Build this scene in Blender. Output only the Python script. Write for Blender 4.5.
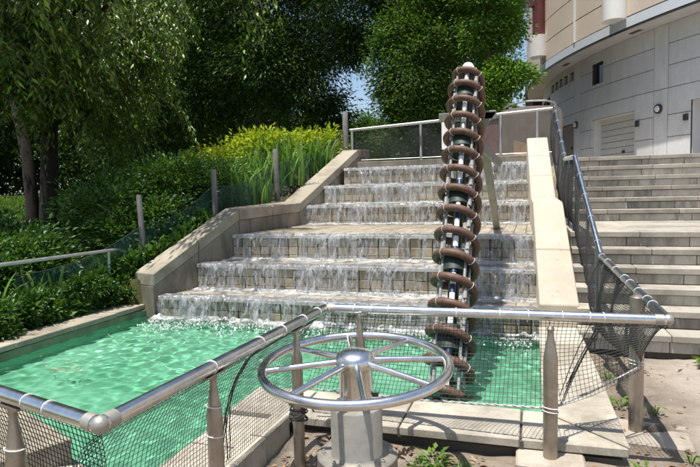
import bpy, bmesh, math, random
import numpy as np
from mathutils import Vector, Matrix

random.seed(7)
rng = np.random.default_rng(11)
PI = math.pi
S = bpy.context.scene
COL = S.collection
for o in list(bpy.data.objects):
    bpy.data.objects.remove(o)

# ------------------------------------------------------------------ camera, sky, sun, exposure
EYE = 1.45
cam = bpy.data.cameras.new('camera')
cam.sensor_width = 36
cam.lens = 565.635 / 700 * 36
cam.clip_start = 0.05
cam.clip_end = 2000
camo = bpy.data.objects.new('camera', cam)
COL.objects.link(camo)
R_ = Vector((0.95175991, 0.30599815, -0.02276408))
U_ = Vector((-0.0000928, 0.0744875, 0.9972229))
F_ = Vector((-0.30684371, 0.94911464, -0.07091071))
m3 = Matrix((R_, U_, -F_)).transposed()
camo.matrix_world = Matrix.Translation((0, 0, EYE)) @ m3.to_4x4()
S.camera = camo

SUN_TO = Vector((0.125, 0.215, -1.0)).normalized()
W = bpy.data.worlds.new('World')
S.world = W
W.use_nodes = True
wn = W.node_tree
for n in list(wn.nodes):
    wn.nodes.remove(n)
sky = wn.nodes.new('ShaderNodeTexSky')
sky.sky_type = 'NISHITA'
sky.sun_disc = False
sky.sun_elevation = math.asin(-SUN_TO.z)
sky.sun_rotation = math.atan2(-SUN_TO.x, -SUN_TO.y)
sky.dust_density = 1.5
bgn = wn.nodes.new('ShaderNodeBackground')
bgn.inputs['Strength'].default_value = 0.11
wo = wn.nodes.new('ShaderNodeOutputWorld')
wn.links.new(sky.outputs[0], bgn.inputs[0])
wn.links.new(bgn.outputs[0], wo.inputs[0])

sl = bpy.data.lights.new('sun', 'SUN')
sl.energy = 4.6
sl.angle = math.radians(0.5)
sl.color = (1.0, 0.96, 0.90)
so = bpy.data.objects.new('sun', sl)
COL.objects.link(so)
so.rotation_euler = SUN_TO.to_track_quat('-Z', 'Y').to_euler()
S.view_settings.view_transform = 'Standard'
S.view_settings.look = 'None'
S.view_settings.gamma = 1
S.view_settings.exposure = 0.62
S.render.engine = 'CYCLES'
S.cycles.use_denoising = True
S.cycles.max_bounces = 8
S.cycles.transparent_max_bounces = 24
S.cycles.transmission_bounces = 6
S.cycles.glossy_bounces = 3
S.cycles.diffuse_bounces = 3
S.cycles.sample_clamp_indirect = 6


# ------------------------------------------------------------------ materials
class NT:
    def __init__(s, name):
        s.m = bpy.data.materials.new(name)
        s.m.use_nodes = True
        s.t = s.m.node_tree
        for n in list(s.t.nodes):
            s.t.nodes.remove(n)
        s.out = s.t.nodes.new('ShaderNodeOutputMaterial')

    def n(s, kind, **kw):
        nd = s.t.nodes.new(kind)
        for k, v in kw.items():
            if k[0] == '_':
                setattr(nd, k[1:], v)
            else:
                key = k.replace('__', ' ')
                nd.inputs[key].default_value = v
        return nd

    def l(s, a, b):
        s.t.links.new(a, b)

    def coord(s, scale=(1, 1, 1), world=False):
        if world:
            tc = s.n('ShaderNodeNewGeometry').outputs['Position']
        else:
            tc = s.n('ShaderNodeTexCoord').outputs['Object']
        mp = s.n('ShaderNodeMapping')
        mp.inputs['Scale'].default_value = scale
        s.l(tc, mp.inputs['Vector'])
        return mp.outputs['Vector']

    def noise(s, vec, scale, detail=5, rough=0.6, dist=0.0):
        nd = s.n('ShaderNodeTexNoise', Scale=scale, Detail=detail, Roughness=rough, Distortion=dist)
        s.l(vec, nd.inputs['Vector'])
        return nd.outputs['Fac']

    def ramp(s, fac, stops):
        r = s.n('ShaderNodeValToRGB')
        while len(r.color_ramp.elements) < len(stops):
            r.color_ramp.elements.new(0.5)
        for e, (p, c) in zip(r.color_ramp.elements, stops):
            e.position = p
            e.color = (c[0], c[1], c[2], 1) if not isinstance(c, (int, float)) else (c, c, c, 1)
        s.l(fac, r.inputs[0])
        return r.outputs[0]

    def mix(s, fac, a, b, mode='MIX'):
        mx = s.n('ShaderNodeMixRGB', _blend_type=mode)
        for i, v in ((0, fac), (1, a), (2, b)):
            if hasattr(v, 'is_output'):
                s.l(v, mx.inputs[i])
            elif i == 0:
                mx.inputs[0].default_value = v
            else:
                mx.inputs[i].default_value = (v[0], v[1], v[2], 1)
        return mx.outputs[0]

    def bump(s, h, strength, dist=0.01, normal=None):
        b = s.n('ShaderNodeBump', Strength=strength, Distance=dist)
        s.l(h, b.inputs['Height'])
        if normal:
            s.l(normal, b.inputs['Normal'])
        return b.outputs['Normal']

    def bsdf(s, col=None, rough=0.6, metal=0.0, normal=None, spec=0.5):
        b = s.n('ShaderNodeBsdfPrincipled', Roughness=0.6, Metallic=metal)
        b.inputs['Specular IOR Level'].default_value = spec
        if hasattr(col, 'is_output'):
            s.l(col, b.inputs['Base Color'])
        elif col is not None:
            b.inputs['Base Color'].default_value = (col[0], col[1], col[2], 1)
        if hasattr(rough, 'is_output'):
            s.l(rough, b.inputs['Roughness'])
        else:
            b.inputs['Roughness'].default_value = rough
        if normal is not None:
            s.l(normal, b.inputs['Normal'])
        return b

    def done(s, sh):
        s.l(sh if hasattr(sh, 'is_output') else sh.outputs[0], s.out.inputs['Surface'])
        return s.m


def scl(c, k):
    return (c[0] * k, c[1] * k, c[2] * k)


def stone(name, col, dark=0.6, scale=3.0, grain=60, rough=0.8, bump=0.25, stain=None, streak=False, vary=0.12):
    t = NT(name)
    v = t.coord(world=True)
    big = t.noise(v, scale, 6, 0.65)
    c = t.ramp(big, [(0.3, scl(col, dark)), (0.5, col), (0.72, scl(col, 1.12))])
    fine = t.noise(v, grain, 3, 0.7)
    c = t.mix(0.35, c, t.ramp(fine, [(0.3, 0.55), (0.7, 1.0)]), 'MULTIPLY')
    if stain:
        vs = t.coord((1, 1, 0.25) if streak else (1, 1, 1), True)
        st = t.noise(vs, 5.5 if streak else 1.7, 6, 0.7, 0.6)
        f = t.ramp(st, [(0.46, 0.0), (0.66, 0.8)])
        c = t.mix(f, c, stain)
    oi = t.n('ShaderNodeObjectInfo').outputs['Random']
    c = t.mix(1.0, c, t.ramp(oi, [(0.0, 1 - vary), (1.0, 1 + vary * 0.3)]), 'MULTIPLY')
    sp = t.noise(v, 26, 2, 0.5)
    c = t.mix(t.ramp(sp, [(0.66, 0.0), (0.74, 0.45)]), c, scl(col, 0.42))
    nrm = t.bump(fine, bump, 0.004)
    nrm = t.bump(big, bump * 0.6, 0.012, nrm)
    return t.done(t.bsdf(c, rough, 0, nrm, 0.35))


def metal(name, col, rough=0.3, smear=0.12, met=1.0, dirt=None):
    t = NT(name)
    v = t.coord((1, 1, 1))
    nz = t.noise(v, 14, 5, 0.7)
    r = t.n('ShaderNodeMapRange')
    r.inputs['To Min'].default_value = max(0.05, rough - smear)
    r.inputs['To Max'].default_value = rough + smear
    t.l(nz, r.inputs['Value'])
    c = t.ramp(nz, [(0.35, scl(col, 0.8)), (0.65, col)])
    sp = t.noise(v, 55, 3, 0.6)
    c = t.mix(t.ramp(sp, [(0.62, 0.0), (0.72, 0.35)]), c, scl(col, 0.5))
    if dirt:
        d = t.noise(v, 5, 6, 0.75, 0.5)
        c = t.mix(t.ramp(d, [(0.5, 0.0), (0.7, 0.8)]), c, dirt)
    return t.done(t.bsdf(c, r.outputs[0], met, t.bump(nz, 0.05, 0.002)))


def paint(name, col, rough=0.5, var=0.15, spec=0.4, scale=8):
    t = NT(name)
    v = t.coord()
    nz = t.noise(v, scale, 5, 0.65)
    c = t.ramp(nz, [(0.3, scl(col, 1 - var)), (0.7, scl(col, 1 + var * 0.5))])
    return t.done(t.bsdf(c, rough, 0, t.bump(nz, 0.08, 0.003), spec))


def leafmat(name, stops, trans=0.35, rough=0.45, gloss=0.4):
    t = NT(name)
    rnd = t.n('ShaderNodeNewGeometry').outputs['Random Per Island']
    c = t.ramp(rnd, stops)
    b = t.bsdf(c, rough, 0, None, gloss)
    tr = t.n('ShaderNodeBsdfTranslucent')
    c2 = t.mix(1.0, c, (1.25, 1.25, 0.5), 'MULTIPLY')
    t.l(c2, tr.inputs['Color'])
    mx = t.n('ShaderNodeMixShader', Fac=trans)
    t.l(b.outputs[0], mx.inputs[1])
    t.l(tr.outputs[0], mx.inputs[2])
    return t.done(mx)


M = {}
M['soil'] = None
M['granite'] = stone('granite_step', (0.42, 0.385, 0.32), 0.55, 2.2, 90, 0.8, 0.25, (0.24, 0.21, 0.17), False, 0.2)
M['granite_riser'] = stone('granite_riser', (0.50, 0.455, 0.375), 0.64, 2.2, 90, 0.85, 0.25, (0.16, 0.145, 0.12), True, 0.25)
M['coping'] = stone('coping_concrete', (0.50, 0.455, 0.37), 0.66, 2.4, 70, 0.85, 0.3, (0.23, 0.20, 0.15), False, 0.15)
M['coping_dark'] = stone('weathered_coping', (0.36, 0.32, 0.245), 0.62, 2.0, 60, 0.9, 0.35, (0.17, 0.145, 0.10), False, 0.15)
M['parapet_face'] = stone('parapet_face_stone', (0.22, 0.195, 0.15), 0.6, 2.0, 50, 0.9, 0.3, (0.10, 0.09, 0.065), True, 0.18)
M['cream'] = stone('cream_parapet_stone', (0.52, 0.455, 0.36), 0.86, 1.8, 90, 0.8, 0.12, (0.44, 0.37, 0.27), True, 0.08)
M['concrete'] = stone('pad_concrete', (0.42, 0.37, 0.30), 0.65, 4, 80, 0.9, 0.4, (0.24, 0.20, 0.15), False)
M['joint'] = stone('dark_joint', (0.09, 0.08, 0.065), 0.6, 4, 60, 0.95, 0.2)
M['tile'] = stone('wet_riser_tile', (0.45, 0.36, 0.235), 0.45, 3.5, 60, 0.35, 0.25, (0.22, 0.16, 0.08), True, 0.35)
M['paver'] = stone('wet_tread_paver', (0.62, 0.56, 0.46), 0.7, 3.5, 60, 0.4, 0.25, (0.33, 0.27, 0.19), False, 0.22)
M['pool_wall'] = stone('algae_pool_wall', (0.20, 0.25, 0.15), 0.6, 3, 50, 0.8, 0.3, (0.10, 0.12, 0.06), True)
M['steel'] = metal('stainless_steel', (0.78, 0.77, 0.75), 0.26, 0.08)
M['brushed'] = metal('brushed_steel', (0.42, 0.40, 0.35), 0.55, 0.1, 0.6, (0.40, 0.36, 0.29))
M['flange'] = metal('dirty_flange_steel', (0.45, 0.42, 0.37), 0.5, 0.12, 0.7, (0.26, 0.21, 0.15))
M['post'] = metal('post_steel', (0.42, 0.37, 0.31), 0.42, 0.12, 0.85, (0.25, 0.21, 0.16))
M['rail_dark'] = metal('stair_rail_steel', (0.30, 0.35, 0.41), 0.3, 0.08)
M['galv'] = metal('galvanised_pipe', (0.52, 0.52, 0.50), 0.45, 0.1, 0.8)
M['net'] = paint('black_net_cord', (0.04, 0.04, 0.038), 0.6)
M['tie'] = paint('white_cable_tie', (0.75, 0.75, 0.72), 0.4)
M['rope'] = paint('pale_net_rope', (0.45, 0.44, 0.41), 0.8)
M['wire'] = paint('dark_wire', (0.06, 0.06, 0.055), 0.45)
M['brown'] = paint('brown_hose', (0.13, 0.072, 0.048), 0.55, 0.45, 0.35, 22)
M['drum'] = paint('dark_green_drum', (0.015, 0.028, 0.02), 0.55)
M['rod'] = metal('grey_rod', (0.42, 0.41, 0.38), 0.42, 0.1, 0.5, (0.25, 0.22, 0.18))
M['white'] = paint('white_plastic', (0.80, 0.79, 0.76), 0.35, 0.05)
M['navy'] = paint('navy_sleeve', (0.02, 0.035, 0.085), 0.4)
M['grey_paint'] = metal('support_steel', (0.25, 0.25, 0.21), 0.6, 0.1, 0.2, (0.15, 0.135, 0.10))
M['wood'] = stone('grey_wood', (0.23, 0.22, 0.205), 0.6, 8, 60, 0.9, 0.4, (0.12, 0.10, 0.08), True)
M['bark'] = stone('dark_bark', (0.035, 0.028, 0.023), 0.5, 6, 30, 0.95, 0.8)
M['bark_pale'] = stone('pale_bark', (0.20, 0.15, 0.11), 0.5, 6, 30, 0.95, 0.8)
M['grey_panel'] = stone('grey_wall_panel', (0.76, 0.755, 0.75), 0.93, 0.7, 40, 0.7, 0.06, (0.63, 0.62, 0.61), True, 0.09)
M['beige_panel'] = stone('beige_wall_panel', (0.76, 0.64, 0.52), 0.95, 0.8, 40, 0.7, 0.05, None, False, 0.05)
M['fascia'] = paint('pale_fascia', (0.66, 0.70, 0.74), 0.5, 0.05)
M['soffit'] = stone('soffit_plaster', (0.60, 0.59, 0.57), 0.9, 1.2, 30, 0.85, 0.08)
M['dark_red'] = paint('dark_red_pipe', (0.15, 0.042, 0.045), 0.45)
M['shutter'] = paint('shutter_slats', (0.64, 0.63, 0.61), 0.5, 0.08)
M['void'] = paint('interior_shade', (0.02, 0.02, 0.022), 0.8)  # near-black standing in for the unlit depth behind openings
M['glass'] = paint('dark_window_glass', (0.03, 0.032, 0.036), 0.1, 0.1, 0.6)
M['pink'] = stone('pink_plaster', (0.36, 0.22, 0.20), 0.85, 1.2, 40, 0.85, 0.1)
M['tan_wall'] = stone('tan_plaster', (0.33, 0.275, 0.225), 0.85, 1.2, 40, 0.85, 0.1)
M['timber'] = stone('new_timber', (0.46, 0.32, 0.20), 0.8, 4, 40, 0.8, 0.2)
M['dead_leaf'] = leafmat('dead_leaf', [(0, (0.16, 0.09, 0.05)), (0.5, (0.30, 0.19, 0.11)), (1, (0.42, 0.31, 0.21))], 0.1, 0.8, 0.2)
M['leaf_cherry'] = leafmat('cherry_leaf', [(0, (0.03, 0.07, 0.01)), (0.55, (0.075, 0.15, 0.018)), (1, (0.24, 0.34, 0.045))], 0.22, 0.40, 0.38)
M['leaf_dark'] = leafmat('dark_conifer_leaf', [(0, (0.02, 0.048, 0.010)), (0.6, (0.044, 0.10, 0.016)), (1, (0.10, 0.18, 0.024))], 0.25, 0.55, 0.25)
M['leaf_mid'] = leafmat('mid_tree_leaf', [(0, (0.036, 0.082, 0.014)), (0.6, (0.068, 0.142, 0.024)), (1, (0.13, 0.23, 0.038))], 0.35, 0.5, 0.3)
M['leaf_bright'] = leafmat('bright_tree_leaf', [(0, (0.05, 0.12, 0.016)), (0.6, (0.10, 0.205, 0.026)), (1, (0.18, 0.31, 0.045))], 0.4, 0.5, 0.3)
M['leaf_shrub'] = leafmat('shrub_leaf', [(0, (0.028, 0.07, 0.012)), (0.6, (0.06, 0.14, 0.022)), (1, (0.12, 0.22, 0.035))], 0.3, 0.4, 0.45)
M['leaf_gold'] = leafmat('golden_shrub_leaf', [(0, (0.13, 0.22, 0.016)), (0.5, (0.29, 0.38, 0.026)), (1, (0.48, 0.52, 0.05))], 0.35, 0.5, 0.3)
M['leaf_reed'] = leafmat('reed_blade', [(0, (0.07, 0.17, 0.03)), (0.6, (0.14, 0.28, 0.05)), (1, (0.25, 0.38, 0.09))], 0.35, 0.4, 0.45)
M['leaf_weed'] = leafmat('weed_leaf', [(0, (0.07, 0.15, 0.02)), (0.6, (0.12, 0.22, 0.03)), (1, (0.18, 0.28, 0.05))], 0.35, 0.5, 0.3)


def mk_soil():
    t = NT('soil_ground')
    v = t.coord(world=True)
    a = t.noise(v, 0.9, 7, 0.65, 0.4)
    b = t.noise(v, 9, 6, 0.7)
    c = t.noise(v, 70, 4, 0.75)
    col = t.ramp(a, [(0.32, (0.12, 0.095, 0.07)), (0.5, (0.26, 0.215, 0.165)), (0.64, (0.38, 0.325, 0.26))])
    col = t.mix(0.55, col, t.ramp(b, [(0.3, 0.5), (0.7, 1.1)]), 'MULTIPLY')
    col = t.mix(0.6, col, t.ramp(c, [(0.3, 0.5), (0.7, 1.15)]), 'MULTIPLY')
    sep = t.n('ShaderNodeSeparateXYZ')
    t.l(v, sep.inputs[0])
    # trodden pale path on the right
    mp = t.n('ShaderNodeMapRange')
    mp.inputs['From Min'].default_value = 0.72
    mp.inputs['From Max'].default_value = 1.15
    wob = t.n('ShaderNodeMath', _operation='MULTIPLY_ADD')
    wob.inputs[1].default_value = 0.5
    t.l(a, wob.inputs[0])
    sb = t.n('ShaderNodeMath', _operation='SUBTRACT')
    sb.inputs[1].default_value = 0.25
    t.l(sep.outputs['X'], sb.inputs[0])
    t.l(sb.outputs[0], wob.inputs[2])
    t.l(wob.outputs[0], mp.inputs['Value'])
    dust = t.ramp(b, [(0.3, (0.28, 0.24, 0.195)), (0.7, (0.38, 0.33, 0.27))])
    col = t.mix(mp.outputs[0], col, dust)
    # planted bank on the left of the pool: dark humus and moss
    mr = t.n('ShaderNodeMapRange')
    mr.inputs['From Min'].default_value = -3.6
    mr.inputs['From Max'].default_value = -4.6
    t.l(sep.outputs['X'], mr.inputs['Value'])
    humus = t.ramp(b, [(0.35, (0.05, 0.038, 0.022)), (0.6, (0.075, 0.085, 0.025)), (0.75, (0.11, 0.16, 0.03))])
    col = t.mix(mr.outputs[0], col, humus)
    nrm = t.bump(c, 0.7, 0.008)
    nrm = t.bump(b, 0.7, 0.03, nrm)
    return t.done(t.bsdf(col, 0.95, 0, nrm, 0.15))


M['soil'] = mk_soil()


def mk_paving():
    t = NT('plaza_paving')
    v = t.coord(world=True)
    a = t.noise(v, 1.5, 6, 0.6)
    b = t.noise(v, 60, 3, 0.7)
    col = t.ramp(a, [(0.35, (0.30, 0.28, 0.25)), (0.65, (0.40, 0.38, 0.34))])
    col = t.mix(0.4, col, t.ramp(b, [(0.3, 0.6), (0.7, 1.1)]), 'MULTIPLY')
    return t.done(t.bsdf(col, 0.85, 0, t.bump(b, 0.2, 0.004)))


M['paving'] = mk_paving()


def mk_poolfloor():
    t = NT('painted_pool_floor')
    v = t.coord(world=True)
    a = t.noise(v, 1.1, 6, 0.6, 0.5)
    b = t.noise(v, 12, 5, 0.7)
    col = t.ramp(a, [(0.35, (0.14, 0.42, 0.26)), (0.6, (0.225, 0.54, 0.365)), (0.75, (0.31, 0.62, 0.45))])
    col = t.mix(0.3, col, t.ramp(b, [(0.3, 0.7), (0.7, 1.1)]), 'MULTIPLY')
    d = t.noise(v, 2.3, 4, 0.5)
    col = t.mix(t.ramp(d, [(0.66, 0.0), (0.74, 0.6)]), col, (0.10, 0.15, 0.06))
    return t.done(t.bsdf(col, 0.7, 0, t.bump(b, 0.1, 0.004), 0.2))


M['pool_floor'] = mk_poolfloor()


def mk_poolwater():
    t = NT('pool_water')
    g = t.n('ShaderNodeBsdfPrincipled', Roughness=0.0, IOR=1.333)
    g.inputs['Transmission Weight'].default_value = 1.0
    g.inputs['Base Color'].default_value = (0.92, 1.0, 0.96, 1)
    v = t.coord(world=True)
    nz = t.noise(v, 26, 3, 0.6, 0.3)
    t.l(t.bump(nz, 0.10, 0.01), g.inputs['Normal'])
    return t.done(g)


M['water'] = mk_poolwater()


def mk_fall(name, lo, hi, dens):
    """falling water: streaks of white aerated water with clear gaps between"""
    t = NT(name)
    v = t.coord((9, 9, 2.6), True)
    a = t.noise(v, 1.6, 5, 0.7, 0.9)
    v2 = t.coord((30, 30, 12.0), True)
    b = t.noise(v2, 1.4, 4, 0.75, 0.6)
    v3 = t.coord((2.3, 2.3, 0.3), True)
    patch = t.noise(v3, 1.5, 3, 0.6)
    m = t.n('ShaderNodeMath', _operation='MULTIPLY_ADD')
    m.inputs[1].default_value = 0.50
    t.l(b, m.inputs[0])
    sc = t.n('ShaderNodeMath', _operation='MULTIPLY')
    sc.inputs[1].default_value = 0.55
    t.l(a, sc.inputs[0])
    t.l(sc.outputs[0], m.inputs[2])
    pm = t.n('ShaderNodeMapRange')
    pm.inputs['From Min'].default_value = 0.3
    pm.inputs['From Max'].default_value = 0.7
    pm.inputs['To Min'].default_value = -0.07
    pm.inputs['To Max'].default_value = 0.11
    t.l(patch, pm.inputs['Value'])
    ad = t.n('ShaderNodeMath', _operation='ADD')
    t.l(m.outputs[0], ad.inputs[0])
    t.l(pm.outputs[0], ad.inputs[1])
    f = t.ramp(ad.outputs[0], [(lo, 0.0), (hi, dens)])
    white = t.bsdf((0.60, 0.61, 0.62), 0.12, 0, t.bump(b, 1.0, 0.03), 0.8)
    white.inputs['Transmission Weight'].default_value = 0.35
    clear = t.n('ShaderNodeBsdfTransparent')
    clear.inputs[0].default_value = (0.93, 0.95, 0.96, 1)
    gl = t.n('ShaderNodeBsdfGlossy', Roughness=0.10)
    t.l(t.bump(b, 0.9, 0.04), gl.inputs['Normal'])
    fr = t.n('ShaderNodeFresnel', IOR=1.333)
    t.l(t.bump(b, 0.45, 0.02), fr.inputs['Normal'])
    m1 = t.n('ShaderNodeMixShader')
    t.l(fr.outputs[0], m1.inputs[0])
    t.l(clear.outputs[0], m1.inputs[1])
    t.l(gl.outputs[0], m1.inputs[2])
    m2 = t.n('ShaderNodeMixShader')
    t.l(f, m2.inputs[0])
    t.l(m1.outputs[0], m2.inputs[1])
    t.l(white.outputs[0], m2.inputs[2])
    return t.done(m2)


def mk_drops():
    t = NT('water_drops')
    b = t.bsdf((0.75, 0.77, 0.78), 0.08, 0, None, 0.9)
    b.inputs['Transmission Weight'].default_value = 0.8
    b.inputs['IOR'].default_value = 1.33
    return t.done(b)


M['drops'] = mk_drops()
M['bubble'] = paint('white_bubble_foam', (0.75, 0.77, 0.76), 0.25, 0.05, 0.6)
M['fall'] = mk_fall('falling_water', 0.515, 0.65, 0.78)


def mk_film():
    t = NT('water_film')
    v = t.coord((1, 1, 1), True)
    b = t.noise(v, 16, 5, 0.7, 0.5)
    a = t.noise(v, 5, 6, 0.75, 1.0)
    uv = t.n('ShaderNodeUVMap')
    sep = t.n('ShaderNodeSeparateXYZ')
    t.l(uv.outputs[0], sep.inputs[0])
    ad = t.n('ShaderNodeMath', _operation='ADD')
    t.l(a, ad.inputs[0])
    t.l(sep.outputs['X'], ad.inputs[1])
    f = t.ramp(ad.outputs[0], [(0.62, 0.0), (1.15, 0.9)])
    white = t.bsdf((0.72, 0.72, 0.70), 0.25, 0, t.bump(b, 0.9, 0.02), 0.6)
    clear = t.n('ShaderNodeBsdfTransparent')
    clear.inputs[0].default_value = (0.95, 0.95, 0.94, 1)
    gl = t.n('ShaderNodeBsdfGlossy', Roughness=0.12)
    nr = t.bump(b, 0.7, 0.03)
    t.l(nr, gl.inputs['Normal'])
    fr = t.n('ShaderNodeFresnel', IOR=1.333)
    t.l(nr, fr.inputs['Normal'])
    m1 = t.n('ShaderNodeMixShader')
    t.l(fr.outputs[0], m1.inputs[0])
    t.l(clear.outputs[0], m1.inputs[1])
    t.l(gl.outputs[0], m1.inputs[2])
    m2 = t.n('ShaderNodeMixShader')
    t.l(f, m2.inputs[0])
    t.l(m1.outputs[0], m2.inputs[1])
    t.l(white.outputs[0], m2.inputs[2])
    return t.done(m2)


M['film'] = mk_film()


def mk_scrim(name, col, alpha):
    t = NT(name)
    v = t.coord(world=True)
    nz = t.noise(v, 3.0, 4, 0.6)
    d = t.bsdf(col, 0.6, 0, None, 0.4)
    tr = t.n('ShaderNodeBsdfTransparent')
    mx = t.n('ShaderNodeMixShader')
    f = t.ramp(nz, [(0.3, alpha - 0.12), (0.7, alpha + 0.1)])
    t.l(f, mx.inputs[0])
    t.l(tr.outputs[0], mx.inputs[1])
    t.l(d.outputs[0], mx.inputs[2])
    return t.done(mx)


M['scrim'] = mk_scrim('fine_dark_netting', (0.022, 0.024, 0.022), 0.55)
M['scrim_green'] = mk_scrim('green_plastic_netting', (0.02, 0.075, 0.055), 0.45)


# ------------------------------------------------------------------ object helpers
def link(name, me, mat, parent=None, loc=None):
    o = bpy.data.objects.new(name, me)
    COL.objects.link(o)
    if mat is not None and not me.materials:
        me.materials.append(mat)
    if parent is not None:
        o.parent = parent
    if loc is not None:
        o.location = loc
    return o


def empty(name, label, cat, loc=(0, 0, 0), group=None, kind=None):
    o = bpy.data.objects.new(name, None)
    o.empty_display_size = 0.2
    COL.objects.link(o)
    o.location = loc
    tag(o, label, cat, group, kind)
    return o


def tag(o, label=None, cat=None, group=None, kind=None):
    if label:
        o['label'] = label
    if cat:
        o['category'] = cat
    if group:
        o['group'] = group
    if kind:
        o['kind'] = kind
    return o


class MB:
    """collects verts / faces for one mesh"""

    def __init__(s):
        s.v = []
        s.f = []

    def add(s, vs, fs):
        b = len(s.v)
        s.v.extend([tuple(p) for p in vs])
        s.f.extend([tuple(b + i for i in f) for f in fs])

    def box(s, c, d, rz=0.0):
        hx, hy, hz = d[0] / 2, d[1] / 2, d[2] / 2
        cs, sn = math.cos(rz), math.sin(rz)
        vs = []
        for z in (-hz, hz):
            for x, y in ((-hx, -hy), (hx, -hy), (hx, hy), (-hx, hy)):
                vs.append((c[0] + x * cs - y * sn, c[1] + x * sn + y * cs, c[2] + z))
        s.add(vs, [(0, 3, 2, 1), (4, 5, 6, 7), (0, 1, 5, 4), (1, 2, 6, 5), (2, 3, 7, 6), (3, 0, 4, 7)])

    def hexa(s, b, t):
        """4 bottom points (ccw) and 4 top points"""
        s.add(list(b) + list(t), [(0, 3, 2, 1), (4, 5, 6, 7), (0, 1, 5, 4), (1, 2, 6, 5), (2, 3, 7, 6), (3, 0, 4, 7)])

    def tube(s, pts, r, n=8, cap=True, closed=False):
        pts = [Vector(p) for p in pts]
        k = len(pts)
        rs = r if isinstance(r, (list, tuple)) else [r] * k
        base = len(s.v)
        prev = None
        for i, p in enumerate(pts):
            if closed:
                d = pts[(i + 1) % k] - pts[i - 1]
            else:
                d = (pts[min(i + 1, k - 1)] - pts[max(i - 1, 0)])
            d.normalize()
            if prev is None:
                a = Vector((0, 0, 1)) if abs(d.z) < 0.9 else Vector((1, 0, 0))
                u = d.cross(a).normalized()
            else:
                u = (prev - d * prev.dot(d)).normalized()
            prev = u
            w = d.cross(u)
            for j in range(n):
                t = 2 * PI * j / n
                q = p + (u * math.cos(t) + w * math.sin(t)) * rs[i]
                s.v.append(tuple(q))
        segs = k if closed else k - 1
        for i in range(segs):
            a0 = base + i * n
            b0 = base + ((i + 1) % k) * n
            for j in range(n):
                s.f.append((a0 + j, a0 + (j + 1) % n, b0 + (j + 1) % n, b0 + j))
        if cap and not closed:
            s.f.append(tuple(base + j for j in reversed(range(n))))
            s.f.append(tuple(base + (k - 1) * n + j for j in range(n)))

    def lathe(s, prof, c=(0, 0, 0), n=24):
        """prof: (r, z) list, bottom to top"""
        base = len(s.v)
        for r, z in prof:
            for j in range(n):
                t = 2 * PI * j / n
                s.v.append((c[0] + r * math.cos(t), c[1] + r * math.sin(t), c[2] + z))
        for i in range(len(prof) - 1):
            for j in range(n):
                a = base + i * n
                s.f.append((a + j, a + (j + 1) % n, a + n + (j + 1) % n, a + n + j))
        s.f.append(tuple(base + j for j in reversed(range(n))))
        s.f.append(tuple(base + (len(prof) - 1) * n + j for j in range(n)))

    def mesh(s, name, smooth=False, bevel=0.0):
        me = bpy.data.meshes.new(name)
        me.from_pydata(s.v, [], s.f)
        if bevel > 0:
            bm = bmesh.new()
            bm.from_mesh(me)
            bmesh.ops.recalc_face_normals(bm, faces=bm.faces)
            bmesh.ops.bevel(bm, geom=[e for e in bm.edges], offset=bevel, segments=1, affect='EDGES', clamp_overlap=True)
            bm.to_mesh(me)
            bm.free()
        if smooth:
            for p in me.polygons:
                p.use_smooth = len(p.vertices) <= 4
            try:
                me.set_sharp_from_angle(angle=math.radians(40))
            except Exception:
                pass
        me.update()
        return me

    def build(s, name, mat, parent=None, smooth=False, bevel=0.0, loc=None):
        return link(name, s.mesh(name, smooth, bevel), mat, parent, loc)


def np_mesh(name, v, f, uv=None):
    """v (n,3), f (m,k) arrays"""
    me = bpy.data.meshes.new(name)
    v = np.ascontiguousarray(v, dtype=np.float32)
    f = np.ascontiguousarray(f, dtype=np.int32)
    m, k = f.shape
    me.vertices.add(len(v))
    me.vertices.foreach_set('co', v.ravel())
    me.loops.add(m * k)
    me.loops.foreach_set('vertex_index', f.ravel())
    me.polygons.add(m)
    me.polygons.foreach_set('loop_start', np.arange(0, m * k, k, dtype=np.int32))
    me.polygons.foreach_set('loop_total', np.full(m, k, dtype=np.int32))
    if uv is not None:
        l = me.uv_layers.new(name='UVMap')
        l.data.foreach_set('uv', np.ascontiguousarray(uv[f.ravel()], dtype=np.float32).ravel())
    me.update(calc_edges=True)
    return me


def grid_faces(nu, nv):
    i = np.arange(nu - 1)[:, None] * nv + np.arange(nv - 1)[None, :]
    i = i.ravel()
    return np.stack([i, i + nv, i + nv + 1, i + 1], 1)


def norm(a):
    return a / np.maximum(np.linalg.norm(a, axis=1, keepdims=True), 1e-9)


def leaves(P, D, N, L, Wd, fold=0.25):
    """diamond leaves: base P, direction D, normal N, length L, width Wd -> verts, tris"""
    n = len(P)
    D = norm(D)
    Sd = norm(np.cross(D, N))
    Nn = np.cross(Sd, D)
    L = L[:, None]
    Wd = Wd[:, None]
    a = P
    b = P + D * L * 0.45 + Sd * Wd * 0.5 + Nn * Wd * fold
    c = P + D * L
    d = P + D * L * 0.45 - Sd * Wd * 0.5 + Nn * Wd * fold
    v = np.stack([a, b, c, d], 1).reshape(-1, 3)
    i = np.arange(n)[:, None] * 4
    f = np.concatenate([i + np.array([[0, 1, 2]]), i + np.array([[0, 2, 3]])], 0)
    return v, f


def rand_dir(n):
    return norm(rng.normal(size=(n, 3)))


# ------------------------------------------------------------------ terrain
POOL = [(0.07, 3.45), (0.07, 6.3), (-4.3, 6.3), (-4.57, 5.62), (-4.57, 3.28), (-2.19, 2.26), (-1.80, 1.95), (-1.80, 3.45)]


def in_poly(x, y, poly, pad=0.0):
    inside = np.zeros_like(x, dtype=bool)
    n = len(poly)
    j = n - 1
    for i in range(n):
        xi, yi = poly[i]
        xj, yj = poly[j]
        c = ((yi > y) != (yj > y)) & (x < (xj - xi) * (y - yi) / (yj - yi + 1e-12) + xi)
        inside ^= c
        j = i
    return inside


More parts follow.
